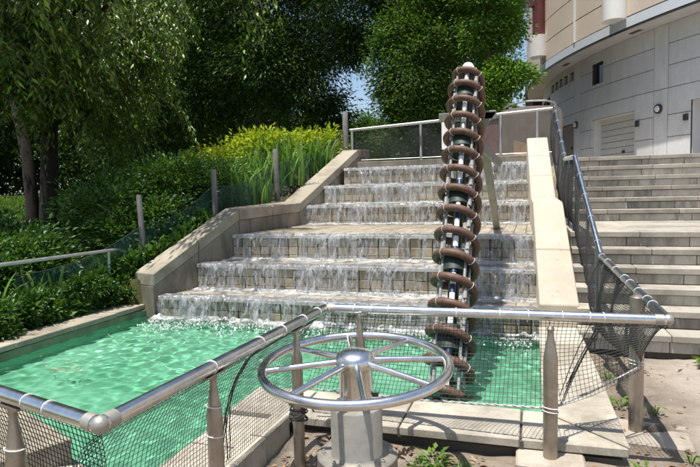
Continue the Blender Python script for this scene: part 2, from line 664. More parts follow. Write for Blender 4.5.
def terrain(x, y):
    x = np.asarray(x, float)
    y = np.asarray(y, float)
    zl = np.interp(y, [2, 4.6, 5.5, 6.2, 7.2, 9.0, 10.8, 12, 20, 60, 300], [0.08, 0.12, 0.32, 0.58, 1.10, 1.38, 2.0, 2.05, 2.0, 1.9, 1.9])
    zf = np.interp(y, [2, 5, 8, 12, 18, 30, 300], [0.08, 0.2, 0.55, 1.05, 1.45, 1.8, 1.9])
    t = np.clip((-x - 5.2) / 3.0, 0, 1)
    t = t * t * (3 - 2 * t)
    left = zl * (1 - t) + zf * t
    right = np.interp(y, [3.0, 5.3, 5.5, 6.9, 8.7, 10.05, 12, 300], [0.0, -0.03, -0.05, 0.62, 0.80, 1.80, 1.93, 1.93])
    s = np.clip((x + 4.45) / 0.5, 0, 1)
    z = left * (1 - s) + right * s
    z = np.where((x > -4.96) & (x < -4.3) & (y < 5.78) & (y > 2.0), np.minimum(z, 0.05), z)
    z = z + 0.03 * np.clip(1 - np.abs(y - 3.0) / 0.35, 0, 1) * ((x > -1.4) & (x < 0.45))
    z = z + 0.012 * np.sin(x * 5.1 + y * 2.3) + 0.010 * np.sin(x * 2.2 - y * 6.7 + 1.0)
    return z


def make_ground():
    xs = np.concatenate([[-400, -160, -80, -45, -30, -22, -17], np.arange(-14, 8.01, 0.1), [10, 14, 20, 32, 60, 140, 400]])
    ys = np.concatenate([[-300, -100, -40, -15, -6, -3], np.arange(-1.5, 13.01, 0.1), [14, 15, 17, 20, 25, 32, 45, 70, 140, 400]])
    X, Y = np.meshgrid(xs, ys, indexing='ij')
    Z = terrain(X, Y)
    Z = Z + rng.normal(size=Z.shape) * 0.006
    hole = in_poly(X, Y, POOL) | ((X > -4.2) & (X < 0.2) & (Y > 5.6) & (Y < 10.6))
    # widen hole by one cell to stay hidden under the copings
    h2 = hole.copy()
    h2[1:, :] |= hole[:-1, :]
    h2[:-1, :] |= hole[1:, :]
    h2[:, 1:] |= hole[:, :-1]
    h2[:, :-1] |= hole[:, 1:]
    Z = np.where(h2, -0.75, Z)
    v = np.stack([X, Y, Z], -1).reshape(-1, 3)
    me = np_mesh('ground', v, grid_faces(len(xs), len(ys)))
    o = link('ground', me, M['soil'])
    tag(o, kind='structure')
    for p in me.polygons:
        p.use_smooth = True
    # plaza behind the stair head
    mb = MB()
    mb.box((14, 17.2, 1.90), (27.2, 14.1, 0.09))
    o = mb.build('plaza_pavement', M['paving'])
    tag(o, kind='structure')
    mb = MB()
    mb.box((-1.5, 12.6, 1.90), (3.7, 3.6, 0.09))
    o = mb.build('path', M['paving'])
    tag(o, kind='structure')


make_ground()


# ------------------------------------------------------------------ pool
def poly_prism(mb, pts, z0, z1):
    n = len(pts)
    mb.add([(p[0], p[1], z0) for p in pts] + [(p[0], p[1], z1) for p in pts],
           [tuple(reversed(range(n))), tuple(range(n, 2 * n))] + [(i, (i + 1) % n, n + (i + 1) % n, n + i) for i in range(n)])


def make_pool():
    mb = MB()
    mb.box((-2.3, 4.2, -0.36), (4.9, 4.7, 0.06))
    mb.box((-2.1, 5.715, -0.30), (4.36, 0.03, 0.50))
    o = mb.build('pool_floor', M['pool_floor'])
    tag(o, kind='structure')
    # inner walls
    mb = MB()
    low = MB()
    P = POOL
    for i in range(len(P)):
        a, b = Vector((*P[i], 0)), Vector((*P[(i + 1) % len(P)], 0))
        if i in (1,):
            continue
        d = (b - a).normalized()
        nrm = Vector((d.y, -d.x, 0))      # outward for this ordering (counter-clockwise fails -> test)
        mid = (a + b) / 2 + nrm * 0.05
        inside = in_poly(np.array([mid.x]), np.array([mid.y]), P)[0]
        if inside:
            nrm = -nrm
        q = [a, b, b + nrm * 0.1, a + nrm * 0.1]
        for MM, za, zb_ in ((mb, 0.0, 0.076), (low, -0.6, -0.003)):
            MM.add([(p.x, p.y, za) for p in q] + [(p.x, p.y, zb_) for p in q],
                   [(0, 1, 5, 4), (4, 5, 6, 7), (0, 4, 7, 3), (1, 2, 6, 5)])
    o = low.build('pool_wall', M['pool_floor'])
    tag(o, kind='structure')
    o = mb.build('pool_wall', M['pool_wall'])
    tag(o, kind='structure')
    # water sheet with real ripples
    step = 0.018
    xs = np.arange(-4.75, 0.20, step)
    ys = np.arange(1.9, 6.35, step)
    X, Y = np.meshgrid(xs, ys, indexing='ij')
    Z = np.zeros_like(X)
    rg = np.random.default_rng(3)
    for k in range(40):
        lam = 0.078 * (3.4 ** rg.random())
        a = rg.random() * 2 * PI
        if k % 2:
            a = -PI / 2 + rg.normal() * 0.7
        ph = rg.random() * 2 * PI
        Z += 0.0042 * lam * np.sin(2 * PI / lam * (X * math.cos(a) + Y * math.sin(a)) + ph + 0.8 * np.sin(1.7 * X + k) + 0.8 * np.sin(1.9 * Y - k))
    patch = 0.75 + 0.45 * np.sin(X * 1.3 + 0.6 * np.sin(Y * 1.1)) * np.cos(Y * 1.6 + 0.4 * X)
    Z = Z * patch
    amp = 1 + 0.9 * np.exp(-((Y - 5.7) / 0.5) ** 2)
    Z = Z * amp
    v = np.stack([X, Y, Z], -1).reshape(-1, 3)
    f = grid_faces(len(xs), len(ys))
    cx = v[f].mean(1)
    keep = in_poly(cx[:, 0], cx[:, 1], [(0.12, 3.40), (0.12, 6.3), (-4.5, 6.3), (-4.64, 5.62), (-4.64, 3.24), (-2.22, 2.20), (-1.75, 1.9), (-1.75, 3.40)])
    me = np_mesh('pool_water', v, f[keep])
    for p in me.polygons:
        p.use_smooth = True
    o = link('pool_water', me, M['water'])
    tag(o, kind='structure')
    return o


WATER = make_pool()


def make_coping():
    """flat stones round the pool, each stone a piece"""
    root = empty('pool_edging', 'pale stone edging slabs laid round the green pool', 'pool edging')
    z0, z1 = 0.080, 0.13
    bed = MB()
    bed.box((-0.66, 3.272, -0.02), (2.2, 0.386, 0.16))
    bed.box((0.245, 4.55, -0.021), (0.33, 2.3, 0.16))
    bed.box((-1.60, 2.2, -0.02), (0.34, 1.8, 0.16))
    for xj in (-0.06, -0.72, -1.38):
        bed.box((xj, 3.255, 0.09), (0.03, 0.418, 0.05))
    bed.build('mortar_bed', M['joint'], root)

    def stone_(pts, zt=z1, zb=z0, mat='coping'):
        mb = MB()
        n = len(pts)
        c = Vector((sum(p[0] for p in pts) / n, sum(p[1] for p in pts) / n, zt))
        poly_prism(mb, [(p[0] - c.x, p[1] - c.y) for p in pts], zb - zt, 0)
        dz = random.uniform(-0.004, 0.004)
        return mb.build('coping_stone', M[mat], root, bevel=0.006, loc=(c.x, c.y, c.z + dz))

    g = 0.006
    # front run
    xs = [-1.38, -0.66, -0.02]
    stone_([(-1.80, 3.035), (-1.38 - g, 3.03), (-1.38 - g, 3.47), (-1.80, 3.47)])
    for a, b in ((-1.38, -0.72), (-0.72, -0.06)):
        stone_([(a + g, 3.03), (b - g, 3.04), (b - g, 3.47), (a + g, 3.47)])
    # corner stone cut on the diagonal, and the run up the right side
    stone_([(-0.06 + g, 3.05), (0.47, 3.07), (0.06, 3.47), (-0.06 + g, 3.47)])
    stone_([(0.475, 3.085), (0.455, 4.15), (0.06, 4.15), (0.06, 3.49)])
    stone_([(0.453, 4.165), (0.435, 5.05), (0.06, 5.05), (0.06, 4.165)])
    stone_([(0.433, 5.065), (0.42, 5.70), (0.06, 5.70), (0.06, 5.065)])
    # run towards the camera with a raised kerb outside
    ys = [1.30, 2.10, 2.62, 3.03]
    for a, b in zip(ys[:-1], ys[1:]):
        stone_([(-1.80, a + g), (-1.50, a + g), (-1.50, b - g), (-1.80, b - g)], 0.10)
    for a, b in ((1.2, 2.0), (2.0, 2.72), (2.72, 3.03)):
        stone_([(-1.495, a + g), (-1.385, a + g), (-1.385, b - g), (-1.495, b - g)], 0.135, -0.05)
    # near corner and the run to the left with a raised block
    stone_([(-1.50, 1.28), (-1.80, 1.93), (-2.19, 2.24), (-2.75, 1.9), (-2.2, 1.2)], 0.10)
    d = Vector((-0.919, 0.394, 0))
    nn = Vector((-0.394, -0.919, 0))
    p0 = Vector((-2.26, 2.25, 0))
    for a, b in ((0.0, 0.9), (0.9, 1.8), (1.8, 2.75)):
        q = [p0 + d * (a + g), p0 + d * (b - g), p0 + d * (b - g) + nn * 0.4, p0 + d * (a + g) + nn * 0.4]
        stone_([(p.x, p.y) for p in q], 0.225, 0.0, 'coping_dark')
    # far-left run
    for a, b in ((3.1, 3.95), (3.95, 4.62), (4.62, 5.3), (5.3, 5.80)):
        stone_([(-4.93, a + g), (-4.55, a + g), (-4.55, b - g), (-4.93, b - g)], 0.14, 0.085, 'coping_dark')
    return root


make_coping()

# ------------------------------------------------------------------ cascade
LIPY = [5.741, 6.245, 6.750, 9.035, 9.539, 10.044]
LIPZ = [0.268, 0.596, 0.925, 1.253, 1.581, 1.910]
LIPXL = [-4.26, -4.03, -3.79, -3.73, -3.51, -3.29]
LIPXR = [0.075, 0.05, 0.02, -0.01, -0.04, -0.075]


def make_cascade():
    root = empty('cascade', 'wide stepped water cascade of wet tan tiles falling into the green pool', 'fountain', (-2, 5.74, 0))
    bx, by = 2.0, -5.74
    tile_me = []
    for k in range(4):
        mb = MB()
        mb.box((0, 0, 0), (0.122, 0.03, 0.100))
        tile_me.append(mb.mesh('riser_tile', bevel=0.004))
    pav_me = []
    for k in range(3):
        mb = MB()
        mb.box((0, 0, 0), (0.136, 0.236, 0.03))
        pav_me.append(mb.mesh('tread_paver', bevel=0.004))
    for k in range(6):
        y, zt = LIPY[k], LIPZ[k]
        zb = LIPZ[k - 1] if k else -0.3
        yb = (LIPY[k + 1] if k < 5 else 10.62)
        xl, xr = LIPXL[k] - 0.05, LIPXR[k] + 0.05
        # core
        mb = MB()
        mb.hexa([(xl + bx, y + 0.02 + by, -0.6), (xr + bx, y + 0.02 + by, -0.6), (xr + bx, yb + 0.05 + by, -0.6), (xl + bx + 0.0, yb + 0.05 + by, -0.6)],
                [(xl + bx, y + 0.02 + by, zt - 0.02), (xr + bx, y + 0.02 + by, zt - 0.02), (xr + bx, yb + 0.05 + by, zt - 0.02), (xl + bx, yb + 0.05 + by, zt - 0.02)])
        mb.build('step_core', M['joint'], root)
        # nosing
        n_nose = 5
        for j in range(n_nose):
            a = xl + (xr - xl) * j / n_nose + 0.004
            b = xl + (xr - xl) * (j + 1) / n_nose - 0.004
            mb = MB()
            mb.box((0, 0, 0), (b - a, 0.20, 0.045))
            mb.build('nosing_stone', M['paver'], root, bevel=0.006, loc=((a + b) / 2 + bx, y + 0.075 + by, zt - 0.0225 + random.uniform(-0.002, 0.002)))
        # riser tiles
        nc = int((xr - xl) / 0.132)
        joined = MB()
        for r in range(3):
            zc = zt - 0.045 - 0.053 - r * 0.108
            if zc < zb - 0.1 and k:
                break
            for c in range(nc):
                xc = xl + (c + 0.5) * (xr - xl) / nc
                if k < 3:
                    o = link('riser_tile', tile_me[(c + r) % 4], M['tile'], root,
                             (xc + bx, y + 0.014 + random.uniform(-0.003, 0.003) + by, zc))
                else:
                    joined.box((xc + bx, y + 0.014 + random.uniform(-0.003, 0.003) + by, zc), (0.122, 0.03, 0.100))
        if k >= 3:
            o = joined.build('riser_tiles', M['tile'], root)
            o['kind'] = 'stuff'
        # tread pavers
        rows = int(round((yb - y - 0.18) / 0.245))
        nc = int((xr - xl) / 0.143)
        joined = MB()
        for r in range(rows):
            yc = y + 0.18 + (r + 0.5) * (yb - y - 0.18) / rows
            for c in range(nc):
                xc = xl + (c + 0.5) * (xr - xl) / nc
                dz = random.uniform(-0.002, 0.002)
                if k < 2:
                    link('tread_paver', pav_me[c % 3], M['paver'], root, (xc + bx, yc + by, zt - 0.016 + dz))
                else:
                    joined.box((xc + bx, yc + by, zt - 0.016 + dz), (0.136, (yb - y - 0.18) / rows - 0.008, 0.03))
        if k >= 2:
            o = joined.build('tread_pavers', M['paver'], root)
            o['kind'] = 'stuff'
    # low wall behind the top basin
    mb = MB()
    mb.box((-1.66 + bx, 10.74 + by, 1.7), (3.6, 0.14, 0.72))
    mb.build('basin_wall', M['parapet_face'], root, bevel=0.01)

    # water: sheets on the treads and curtains down the risers
    for k in range(6):
        y, zt = LIPY[k], LIPZ[k]
        yb = (LIPY[k + 1] if k < 5 else 10.66)
        zb = LIPZ[k - 1] if k else -0.02
        xl, xr = LIPXL[k] - 0.0, LIPXR[k] + 0.0
        nx = int((xr - xl) / 0.02)
        u = np.linspace(0, 1, nx)
        xx = xl + (xr - xl) * u
        rg = np.random.default_rng(40 + k)
        # curtain profile: over the lip then down
        prof = [(0.16, 0.010), (0.08, 0.012), (0.03, 0.014), (-0.02, 0.012), (-0.05, -0.02), (-0.062, -0.06)]
        H = zt - zb
        for q in np.linspace(0.10, H + 0.01, 12):
            prof.append((-0.066 - 0.02 * (q / H), -q))
        prof = np.array(prof)
        nv = len(prof)
        lump = np.zeros((nx, nv))
        for w in range(26):
            lam = 0.05 * 6 ** rg.random()
            lump += rg.random() * np.sin(2 * PI * xx[:, None] / lam + rg.random() * 9 + rg.normal() * 5.0 * np.arange(nv)[None, :] / nv)
        lump /= np.abs(lump).max()
        ramp = np.clip((np.arange(nv) - 2) / 4.0, 0, 1)[None, :]
        Yc = y + prof[None, :, 0] - 0.045 * np.sign(lump) * np.abs(lump) ** 0.8 * ramp - 0.012
        Zc = zt + prof[None, :, 1] + 0.006 * lump * (1 - ramp) + 0 * lump
        Xc = xx[:, None] + 0.012 * np.roll(lump, 7, 0) * ramp
        v = np.stack([Xc, Yc, Zc], -1).reshape(-1, 3)
        me = np_mesh('falling_water', v, grid_faces(nx, nv))
        for p in me.polygons:
            p.use_smooth = True
        o = link('falling_water', me, M['fall'])
        tag(o, kind='structure')
        # separate ropes and beads of water leaping off the lip
        mb = MB()
        for q in range(70):
            x0_ = xl + (xr - xl) * rg.random()
            out = 0.02 + 0.07 * rg.random()
            z0_ = -0.01 - 0.12 * rg.random()
            ln = (0.08 + 0.22 * rg.random())
            pts = []
            for w in range(5):
                tq = w / 4
                zz = max(z0_ - ln * tq, -H)
                pts.append((x0_ + 0.003 * rg.normal(), y - 0.05 - out * (0.4 + 0.6 * tq), zt + zz))
            r_ = 0.002 + 0.005 * rg.random() ** 2
            mb.tube(pts, [r_ * 0.5, r_, r_ * 0.8, r_, r_ * 0.3], 5)
        for q in range(160):
            x0_ = xl + (xr - xl) * rg.random()
            s_ = 0.003 + 0.006 * rg.random() ** 2
            mb.lathe([(s_ * 0.4, -s_), (s_, 0), (s_ * 0.4, s_)], (x0_, y - 0.06 - 0.13 * rg.random(), zb + 0.02 + 0.14 * rg.random() ** 2), 5)
        o = mb.build('water_drops', M['drops'], smooth=True)
        tag(o, kind='structure')
        # film
        ny = max(6, int((yb - y - 0.1) / 0.05))
        t = np.linspace(0, 1, ny)
        Yf = y + 0.12 + (yb - y - 0.10) * t
        X2, Y2 = np.meshgrid(np.linspace(xl, xr, 160), Yf, indexing='ij')
        dist = (Yf[-1] - Y2)
        foam = np.exp(-dist / 0.17) * 0.75
        Z2 = zt + 0.012 + 0.004 * np.sin(X2 * 17 + np.sin(Y2 * 23)) + 0.004 * np.sin(Y2 * 41 + np.sin(X2 * 11) * 2) + np.exp(-dist / 0.06) * 0.03 * (0.6 + 0.4 * rng.random(X2.shape))
        v = np.stack([X2, Y2, Z2], -1).reshape(-1, 3)
        uv = np.stack([foam.ravel(), np.zeros(foam.size)], 1)
        me = np_mesh('tread_water', v, grid_faces(160, ny), uv)
        for p in me.polygons:
            p.use_smooth = True
        o = link('tread_water', me, M['film'])
        tag(o, kind='structure')
    # foam where the lowest fall meets the pool: a low churned strip and drifting bubbles
    X2, Y2 = np.meshgrid(np.linspace(-4.35, 0.06, 300), np.linspace(5.46, 5.70, 14), indexing='ij')
    dist = 5.70 - Y2
    edge = 0.10 + 0.05 * np.sin(X2 * 4.1 + np.sin(X2 * 9)) + 0.03 * np.sin(X2 * 23)
    foam = np.exp(-dist / edge) * 0.85 - 0.14
    Z2 = 0.012 + np.exp(-dist / 0.06) * (0.035 + 0.02 * np.sin(X2 * 31 + 3 * np.sin(X2 * 13)) * np.sin(Y2 * 50))
    v = np.stack([X2, Y2, Z2], -1).reshape(-1, 3)
    uv = np.stack([foam.ravel(), np.zeros(foam.size)], 1)
    me = np_mesh('pool_foam', v, grid_faces(300, 14), uv)
    for p in me.polygons:
        p.use_smooth = True
    tag(link('pool_foam', me, M['film']), kind='structure')
    mb = MB()
    rg = np.random.default_rng(12)
    for q in range(2600):
        x = -4.3 + 4.3 * rg.random()
        y = 5.66 - abs(rg.normal()) * (0.16 + 0.14 * math.sin(x * 3.1 + 1) ** 2)
        r_ = 0.003 + 0.009 * rg.random() ** 3
        mb.lathe([(r_, -0.004), (r_ * 0.8, r_ * 0.5), (r_ * 0.25, r_ * 0.8)], (x, y, 0.006), 5)
    o = mb.build('pool_bubbles', M['bubble'], smooth=True)
    tag(o, kind='structure')


make_cascade()


def make_parapets():
    def run(root, inn, out, base, splits, mat_cap, mat_face, cap_h, over):
        """inn/out: lists of (x,y,ztop); pieces between splits along the list"""
        for i in range(len(inn) - 1):
            n = splits[i]
            for j in range(n):
                a0, a1 = j / n, (j + 1) / n
                def L(P, t):
                    p, q = Vector(P[i]), Vector(P[i + 1])
                    return p + (q - p) * t
                L0 = (Vector(inn[i + 1]) - Vector(inn[i])).length
                e = 0.004 / L0
                i0, i1, o0, o1 = L(inn, a0 + e), L(inn, a1 - e), L(out, a0 + e), L(out, a1 - e)
                zc = Vector((0, 0, cap_h))
                ov = Vector((over, 0, 0))
                c = (i0 + i1 + o0 + o1) / 4
                mb = MB()
                mb.hexa([o0 - zc - ov - c, i0 - zc + ov - c, i1 - zc + ov - c, o1 - zc - ov - c], [o0 - ov - c, i0 + ov - c, i1 + ov - c, o1 - ov - c])
                mb.build('coping_stone', mat_cap, root, bevel=0.008, loc=c)
                mb = MB()
                b0, b1 = base(i0), base(i1)
                zz = Vector((0, 0, cap_h + 0.004))
                def dn(p, z):
                    return Vector((p.x, p.y, z))
                mb.hexa([dn(o0, b0) - c, dn(i0, b0) - c, dn(i1, b1) - c, dn(o1, b1) - c], [o0 - zz - c, i0 - zz - c, i1 - zz - c, o1 - zz - c])
                mb.build('wall_panel', mat_face, root, bevel=0.006, loc=c)

    root = empty('stone_parapet', 'weathered tan stone parapet climbing the left side of the cascade beside the shrubs', 'parapet wall')
    inn = [(-4.36, 5.70, 0.53), (-3.80, 6.86, 1.27), (-3.73, 8.82, 1.31), (-3.28, 10.72, 2.30), (-3.20, 11.3, 2.33)]
    out = [(-4.71, 5.83, 0.53), (-4.13, 7.10, 1.28), (-4.08, 8.98, 1.33), (-3.60, 10.82, 2.31), (-3.56, 11.3, 2.34)]
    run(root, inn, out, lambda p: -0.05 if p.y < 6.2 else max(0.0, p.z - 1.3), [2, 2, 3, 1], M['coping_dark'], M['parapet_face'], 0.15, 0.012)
    root = empty('stone_parapet', 'cream stone parapet between the cascade and the granite stairs', 'parapet wall')
    out = [(0.065, 5.70, 0.335), (0.005, 6.86, 1.30), (-0.02, 8.60, 1.33), (-0.085, 10.0, 2.30), (-0.10, 10.7, 2.33)]
    inn = [(0.425, 5.70, 0.335), (0.325, 6.80, 1.30), (0.315, 8.60, 1.33), (0.235, 10.0, 2.30), (0.225, 10.7, 2.33)]
    run(root, inn, out, lambda p: 0.02 if p.y < 6.0 else max(0.0, p.z - 1.0), [2, 1, 3, 1], M['cream'], M['cream'], 0.16, 0.0)


make_parapets()


def make_stairs():
    root = empty('stone_stairs', 'pale granite outdoor stairs with dark joints right of the cream parapet', 'stairs', (0.43, 5.4, 0))
    ox, oy = -0.43, -5.4
    ys = [5.408 + 0.2521 * i + (1.831 if i > 5 else 0) for i in range(12)]
    zs = [0.1613 + 0.1623 * i for i in range(12)]
    x0, x1 = 0.40, 7.0
    tread_me = {}
    for i in range(12):
        y, z = ys[i], zs[i]
        yn = ys[i + 1] if i < 11 else y + 0.60
        depth = yn - y
        # core under the step
        mb = MB()
        mb.box(((x0 + x1) / 2 + ox, (y + 0.05 + yn + 0.12) / 2 + oy, (z - 0.06 - 0.25) / 2 - 0.0), (x1 - x0, yn + 0.12 - y - 0.05, z - 0.06 + 0.25))
        mb.build('step_core', M['joint'], root)
        x = x0 - random.uniform(0, 0.5)
        while x < x1:
            Lx = random.choice((0.88, 0.9, 0.92))
            a, b = max(x, x0), min(x + Lx, x1)
            x += Lx
            if b - a < 0.05:
                continue
            rows = 1 if depth < 0.7 else 3
            for r in range(rows):
                d0 = y + depth * r / rows
                d1 = y + depth * (r + 1) / rows + (0.02 if r == rows - 1 else -0.006)
                mb = MB()
                mb.box((0, 0, 0), (b - a - 0.006, d1 - d0, 0.06))
                mb.build('tread_slab', M['granite'], root, bevel=0.006, loc=((a + b) / 2 + ox, (d0 + d1) / 2 + oy, z - 0.03 + random.uniform(-0.002, 0.002)))
        x = x0 - random.uniform(0, 0.6)
        while x < x1:
            Lx = random.choice((0.6, 0.62, 0.9))
            a, b = max(x, x0), min(x + Lx, x1)
            x += Lx
            if b - a < 0.05:
                continue
            mb = MB()
            mb.box((0, 0, 0), (b - a - 0.006, 0.05, 0.094))
            mb.build('riser_stone', M['granite_riser'], root, bevel=0.004, loc=((a + b) / 2 + ox, y + 0.047 + oy, z - 0.062 - 0.049))


make_stairs()


# ------------------------------------------------------------------ pool railing
def net_strands(mb, top, bot, n_u, n_v, r, sag=None):
    """square net between two polylines given as functions of t in 0..1"""
    def P(u, v):
        a, b = top(u), bot(u)
        p = a + (b - a) * v
        if sag:
            p = p + sag(u, v)
        return p
    mu = max(4, n_u // 4)
    mv = max(3, n_v // 3)
    for i in range(n_u + 1):
        u = i / n_u
        pts = [P(u + 0.0015 * math.sin(7 * v0 + i), v0) for v0 in [k / mv for k in range(mv + 1)]]
        mb.tube(pts, r, 3, False)
    for j in range(n_v + 1):
        v = j / n_v
        pts = [P(k / mu, v) for k in range(mu + 1)]
        mb.tube(pts, r, 3, False)


def lerp_pts(pts):
    pts = [Vector(p) for p in pts]
    ds = [0]
    for a, b in zip(pts[:-1], pts[1:]):
        ds.append(ds[-1] + (b - a).length)
    T = ds[-1]

    def f(t):
        s = max(0, min(1, t)) * T
        for i in range(len(pts) - 1):
            if s <= ds[i + 1] + 1e-9:
                k = (s - ds[i]) / max(ds[i + 1] - ds[i], 1e-9)
                return pts[i] + (pts[i + 1] - pts[i]) * k
        return pts[-1]
    return f


def ring(mb, c, axis, R, r, n=14, k=5):
    axis = Vector(axis).normalized()
    a = Vector((0, 0, 1)) if abs(axis.z) < 0.9 else Vector((1, 0, 0))
    u = axis.cross(a).normalized()
    w = axis.cross(u)
    mb.tube([Vector(c) + (u * math.cos(2 * PI * i / n) + w * math.sin(2 * PI * i / n)) * R for i in range(n)], r, k, False, True)


def make_pool_railing():
    root = empty('pool_railing', 'stainless tube railing with black netting round the green pool', 'railing', (-1.2, 2.2, 0))
    base = Vector((-1.2, 2.2, 0))
    r = 0.026
    Lp = Vector((-2.75, 1.72, 0.775))
    A = Vector((-1.223, 1.326, 0.78))
    B = Vector((-1.160, 3.085, 0.78))
    Cc = Vector((0.648, 3.150, 0.78))
    D = Vector((0.592, 5.55, 0.835))

    def rail(a, b):
        mb = MB()
        mb.tube([a - base, b - base], r, 16)
        mb.build('rail', M['rail_dark'] if b is D else M['steel'], root, smooth=True)
    for a, b in ((Lp, A), (A, B), (B, Cc), (Cc, D)):
        rail(a, b)
    for p in (A, B, Cc):
        mb = MB()
        mb.lathe([(0.001, -0.0285), (0.0145, -0.0247), (0.0247, -0.0145), (0.0285, 0), (0.0247, 0.0145), (0.0145, 0.0247), (0.001, 0.0285)], p - base, 16)
        mb.build('elbow', M['brushed'], root, smooth=True)
    for p, d in ((A, Lp - A), (A, B - A), (B, Cc - B), (Cc, B - Cc)):
        d = d.normalized()
        mb = MB()
        mb.tube([p + d * 0.02 - base, p + d * 0.06 - base], 0.0278, 16)
        mb.build('sleeve', M['brushed'], root, smooth=True)
    # posts
    def post(x, y, z0, ztop, rr, saddle=None):
        mb = MB()
        h = ztop - z0
        mb.lathe([(rr, 0), (rr, h - 0.19), (rr * 0.98, h - 0.165), (rr * 0.70, h - 0.105), (rr * 0.56, h - 0.075), (rr * 0.46, h - 0.05), (rr * 0.44, h - 0.03), (rr * 0.55, h - 0.014), (rr * 0.3, h)], (x - base.x, y - base.y, z0), 16)
        o = mb.build('post', M['post'], root, smooth=True)
        if saddle is not None:
            mb = MB()
            d = saddle.normalized()
            c = Vector((x, y, ztop - 0.004)) - base
            sd = Vector((-d.y, d.x, 0))
            q = [c - d * 0.065 - sd * 0.02, c + d * 0.065 - sd * 0.02, c + d * 0.065 + sd * 0.02, c - d * 0.065 + sd * 0.02]
            mb.hexa([p - Vector((0, 0, 0.004)) for p in q], [p + Vector((0, 0, 0.004)) for p in q])
            mb.build('saddle', M['post'], o)
        return o
    post(-1.700, 1.445, -0.02, 0.752, 0.032, A - Lp)
    post(-1.205, 1.92, -0.02, 0.752, 0.032, B - A)
    post(-1.175, 2.68, -0.02, 0.752, 0.030, B - A)
    post(-0.945, 3.062, -0.02, 0.757, 0.030)
    post(0.088, 2.995, 0.06, 0.757, 0.036)
    mb = MB()
    mb.lathe([(0.041, 0), (0.041, 0.84), (0.02, 0.855)], (0.590 - base.x, 3.66 - base.y, -0.04), 16)
    mb.build('post', M['post'], root, smooth=True)
    # collar rings on the two round posts
    for (x, y, zs_) in ((0.088, 2.995, (0.315, 0.335)), (0.590, 3.66, (0.40, 0.42)), (-1.205, 1.92, (0.62, 0.50)), (-1.70, 1.445, (0.60,))):
        for z in zs_:
            mb = MB()
            ring(mb, (x - base.x, y - base.y, z), (0.1, 0.1, 1), 0.0385 if x < 0.5 and x > 0 else (0.0425 if x > 0.5 else 0.0335), 0.0026)
            mb.build('cable_tie', M['tie'], root, smooth=True)
    # ties round the rails
    for a, b, ts in ((Lp, A, (0.5, 0.75, 0.83)), (A, B, (0.33, 0.55, 0.68, 0.82, 0.93)), (B, Cc, (0.02, 0.10, 0.155, 0.21, 0.42, 0.55, 0.63, 0.725, 0.80, 0.835)), (Cc, D, (0.14, 0.2, 0.3, 0.42, 0.5, 0.66, 0.83, 0.97))):
        for t in ts:
            p = a + (b - a) * t - base
            mb = MB()
            d = (b - a).normalized() + Vector((random.uniform(-0.15, 0.15), random.uniform(-0.15, 0.15), 0))
            ring(mb, p, d, r + 0.0012, 0.0022, 18, 5)
            mb.build('cable_tie', M['tie'], root, smooth=True)
    # netting ------------------------------------------------------
    def net(top, bot, nu, nv, sag=None, rr=0.0015):
        mb = MB()
        net_strands(mb, lerp_pts([Vector(p) - base for p in top]), lerp_pts([Vector(p) - base for p in bot]), nu, nv, rr, sag)
        o = mb.build('net', M['net'], root)
        o['kind'] = 'stuff'
    dz = Vector((0, 0, 0.02))
    # left run
    net([Lp - dz, A - dz], [(-2.83, 1.95, 0.16), (-1.40, 1.36, 0.16)], 70, 26, lambda u, v: Vector((0.01, 0.07, -0.01)) * math.sin(PI * v))
    # side run: hangs out over the kerb
    net([A - dz, B - dz], [(-1.43, 1.35, 0.15), (-1.40, 3.06, 0.15)], 78, 28,
        lambda u, v: Vector((-0.085 * math.sin(PI * v ** 0.7) - 0.012 * math.sin(u * 19) * math.sin(PI * v), 0, 0)))
    # bunched seam on the side run
    mb = MB()
    for q in range(5):
        y = 2.33 + q * 0.008
        pts = []
        for k in range(8):
            v = k / 7
            pts.append(Vector((-1.19 - 0.235 * v - 0.085 * math.sin(PI * v ** 0.7), y + 0.03 * math.sin(v * 4 + q), 0.76 - 0.6 * v)) - base)
        mb.tube(pts, 0.003, 4, False)
    mb.build('net_seam', M['net'], root)
    # front run: two panels, bottom cord pulled to the post
    net([B - dz, (0.088, 3.13, 0.76)], [(-1.30, 3.09, 0.29), (0.088, 3.035, 0.315)], 58, 22,
        lambda u, v: Vector((0, 0.05 * math.sin(PI * v), -0.02 * math.sin(PI * u) * v)))
    net([(0.088, 3.13, 0.76), (0.60, 3.148, 0.76)], [(0.098, 3.035, 0.315), (0.60, 3.56, 0.40)], 22, 20,
        lambda u, v: Vector((-0.02 * math.sin(PI * v), 0.10 * math.sin(PI * v), -0.03 * math.sin(PI * u) * v)))
    # gathered fold between the post and the parapet
    mb = MB()
    for q in range(5):
        pts = []
        for k in range(8):
            v = k / 7
            pts.append(Vector((0.30 - 0.16 * v + 0.02 * q * (1 - v * 0.6), 3.17 + 0.06 * math.sin(PI * v) + q * 0.01, 0.755 - 0.42 * v - 0.05 * math.sin(q))) - base)
        mb.tube(pts, 0.0028, 4, False)
    mb.build('net_seam', M['net'], root)
    # side run going back to the stairs: finer black net, hangs slack
    net([Cc - dz, D - dz], [(0.62, 3.66, 0.40), (0.545, 5.55, 0.17)], 110, 34,
        lambda u, v: Vector((-0.06 * math.sin(PI * v) + 0.03 * math.sin(u * 23 + 3 * v) * math.sin(PI * v), 0, -0.03 * math.sin(PI * u) * v)), 0.0024)
    # bottom cords
    def cord(pts):
        f = lerp_pts(pts)
        mb = MB()
        n = 60
        for s in (0, 1):
            mb.tube([f(i / n) - base + Vector((0, 0.004 * math.cos(i * 1.6 + s * PI), 0.004 * math.sin(i * 1.6 + s * PI))) for i in range(n + 1)], 0.0042, 5)
        mb.build('net_cord', M['rope'], root, smooth=True)
    cord([(-1.30, 3.09, 0.285), (-0.6, 3.06, 0.285), (0.088, 3.03, 0.315)])
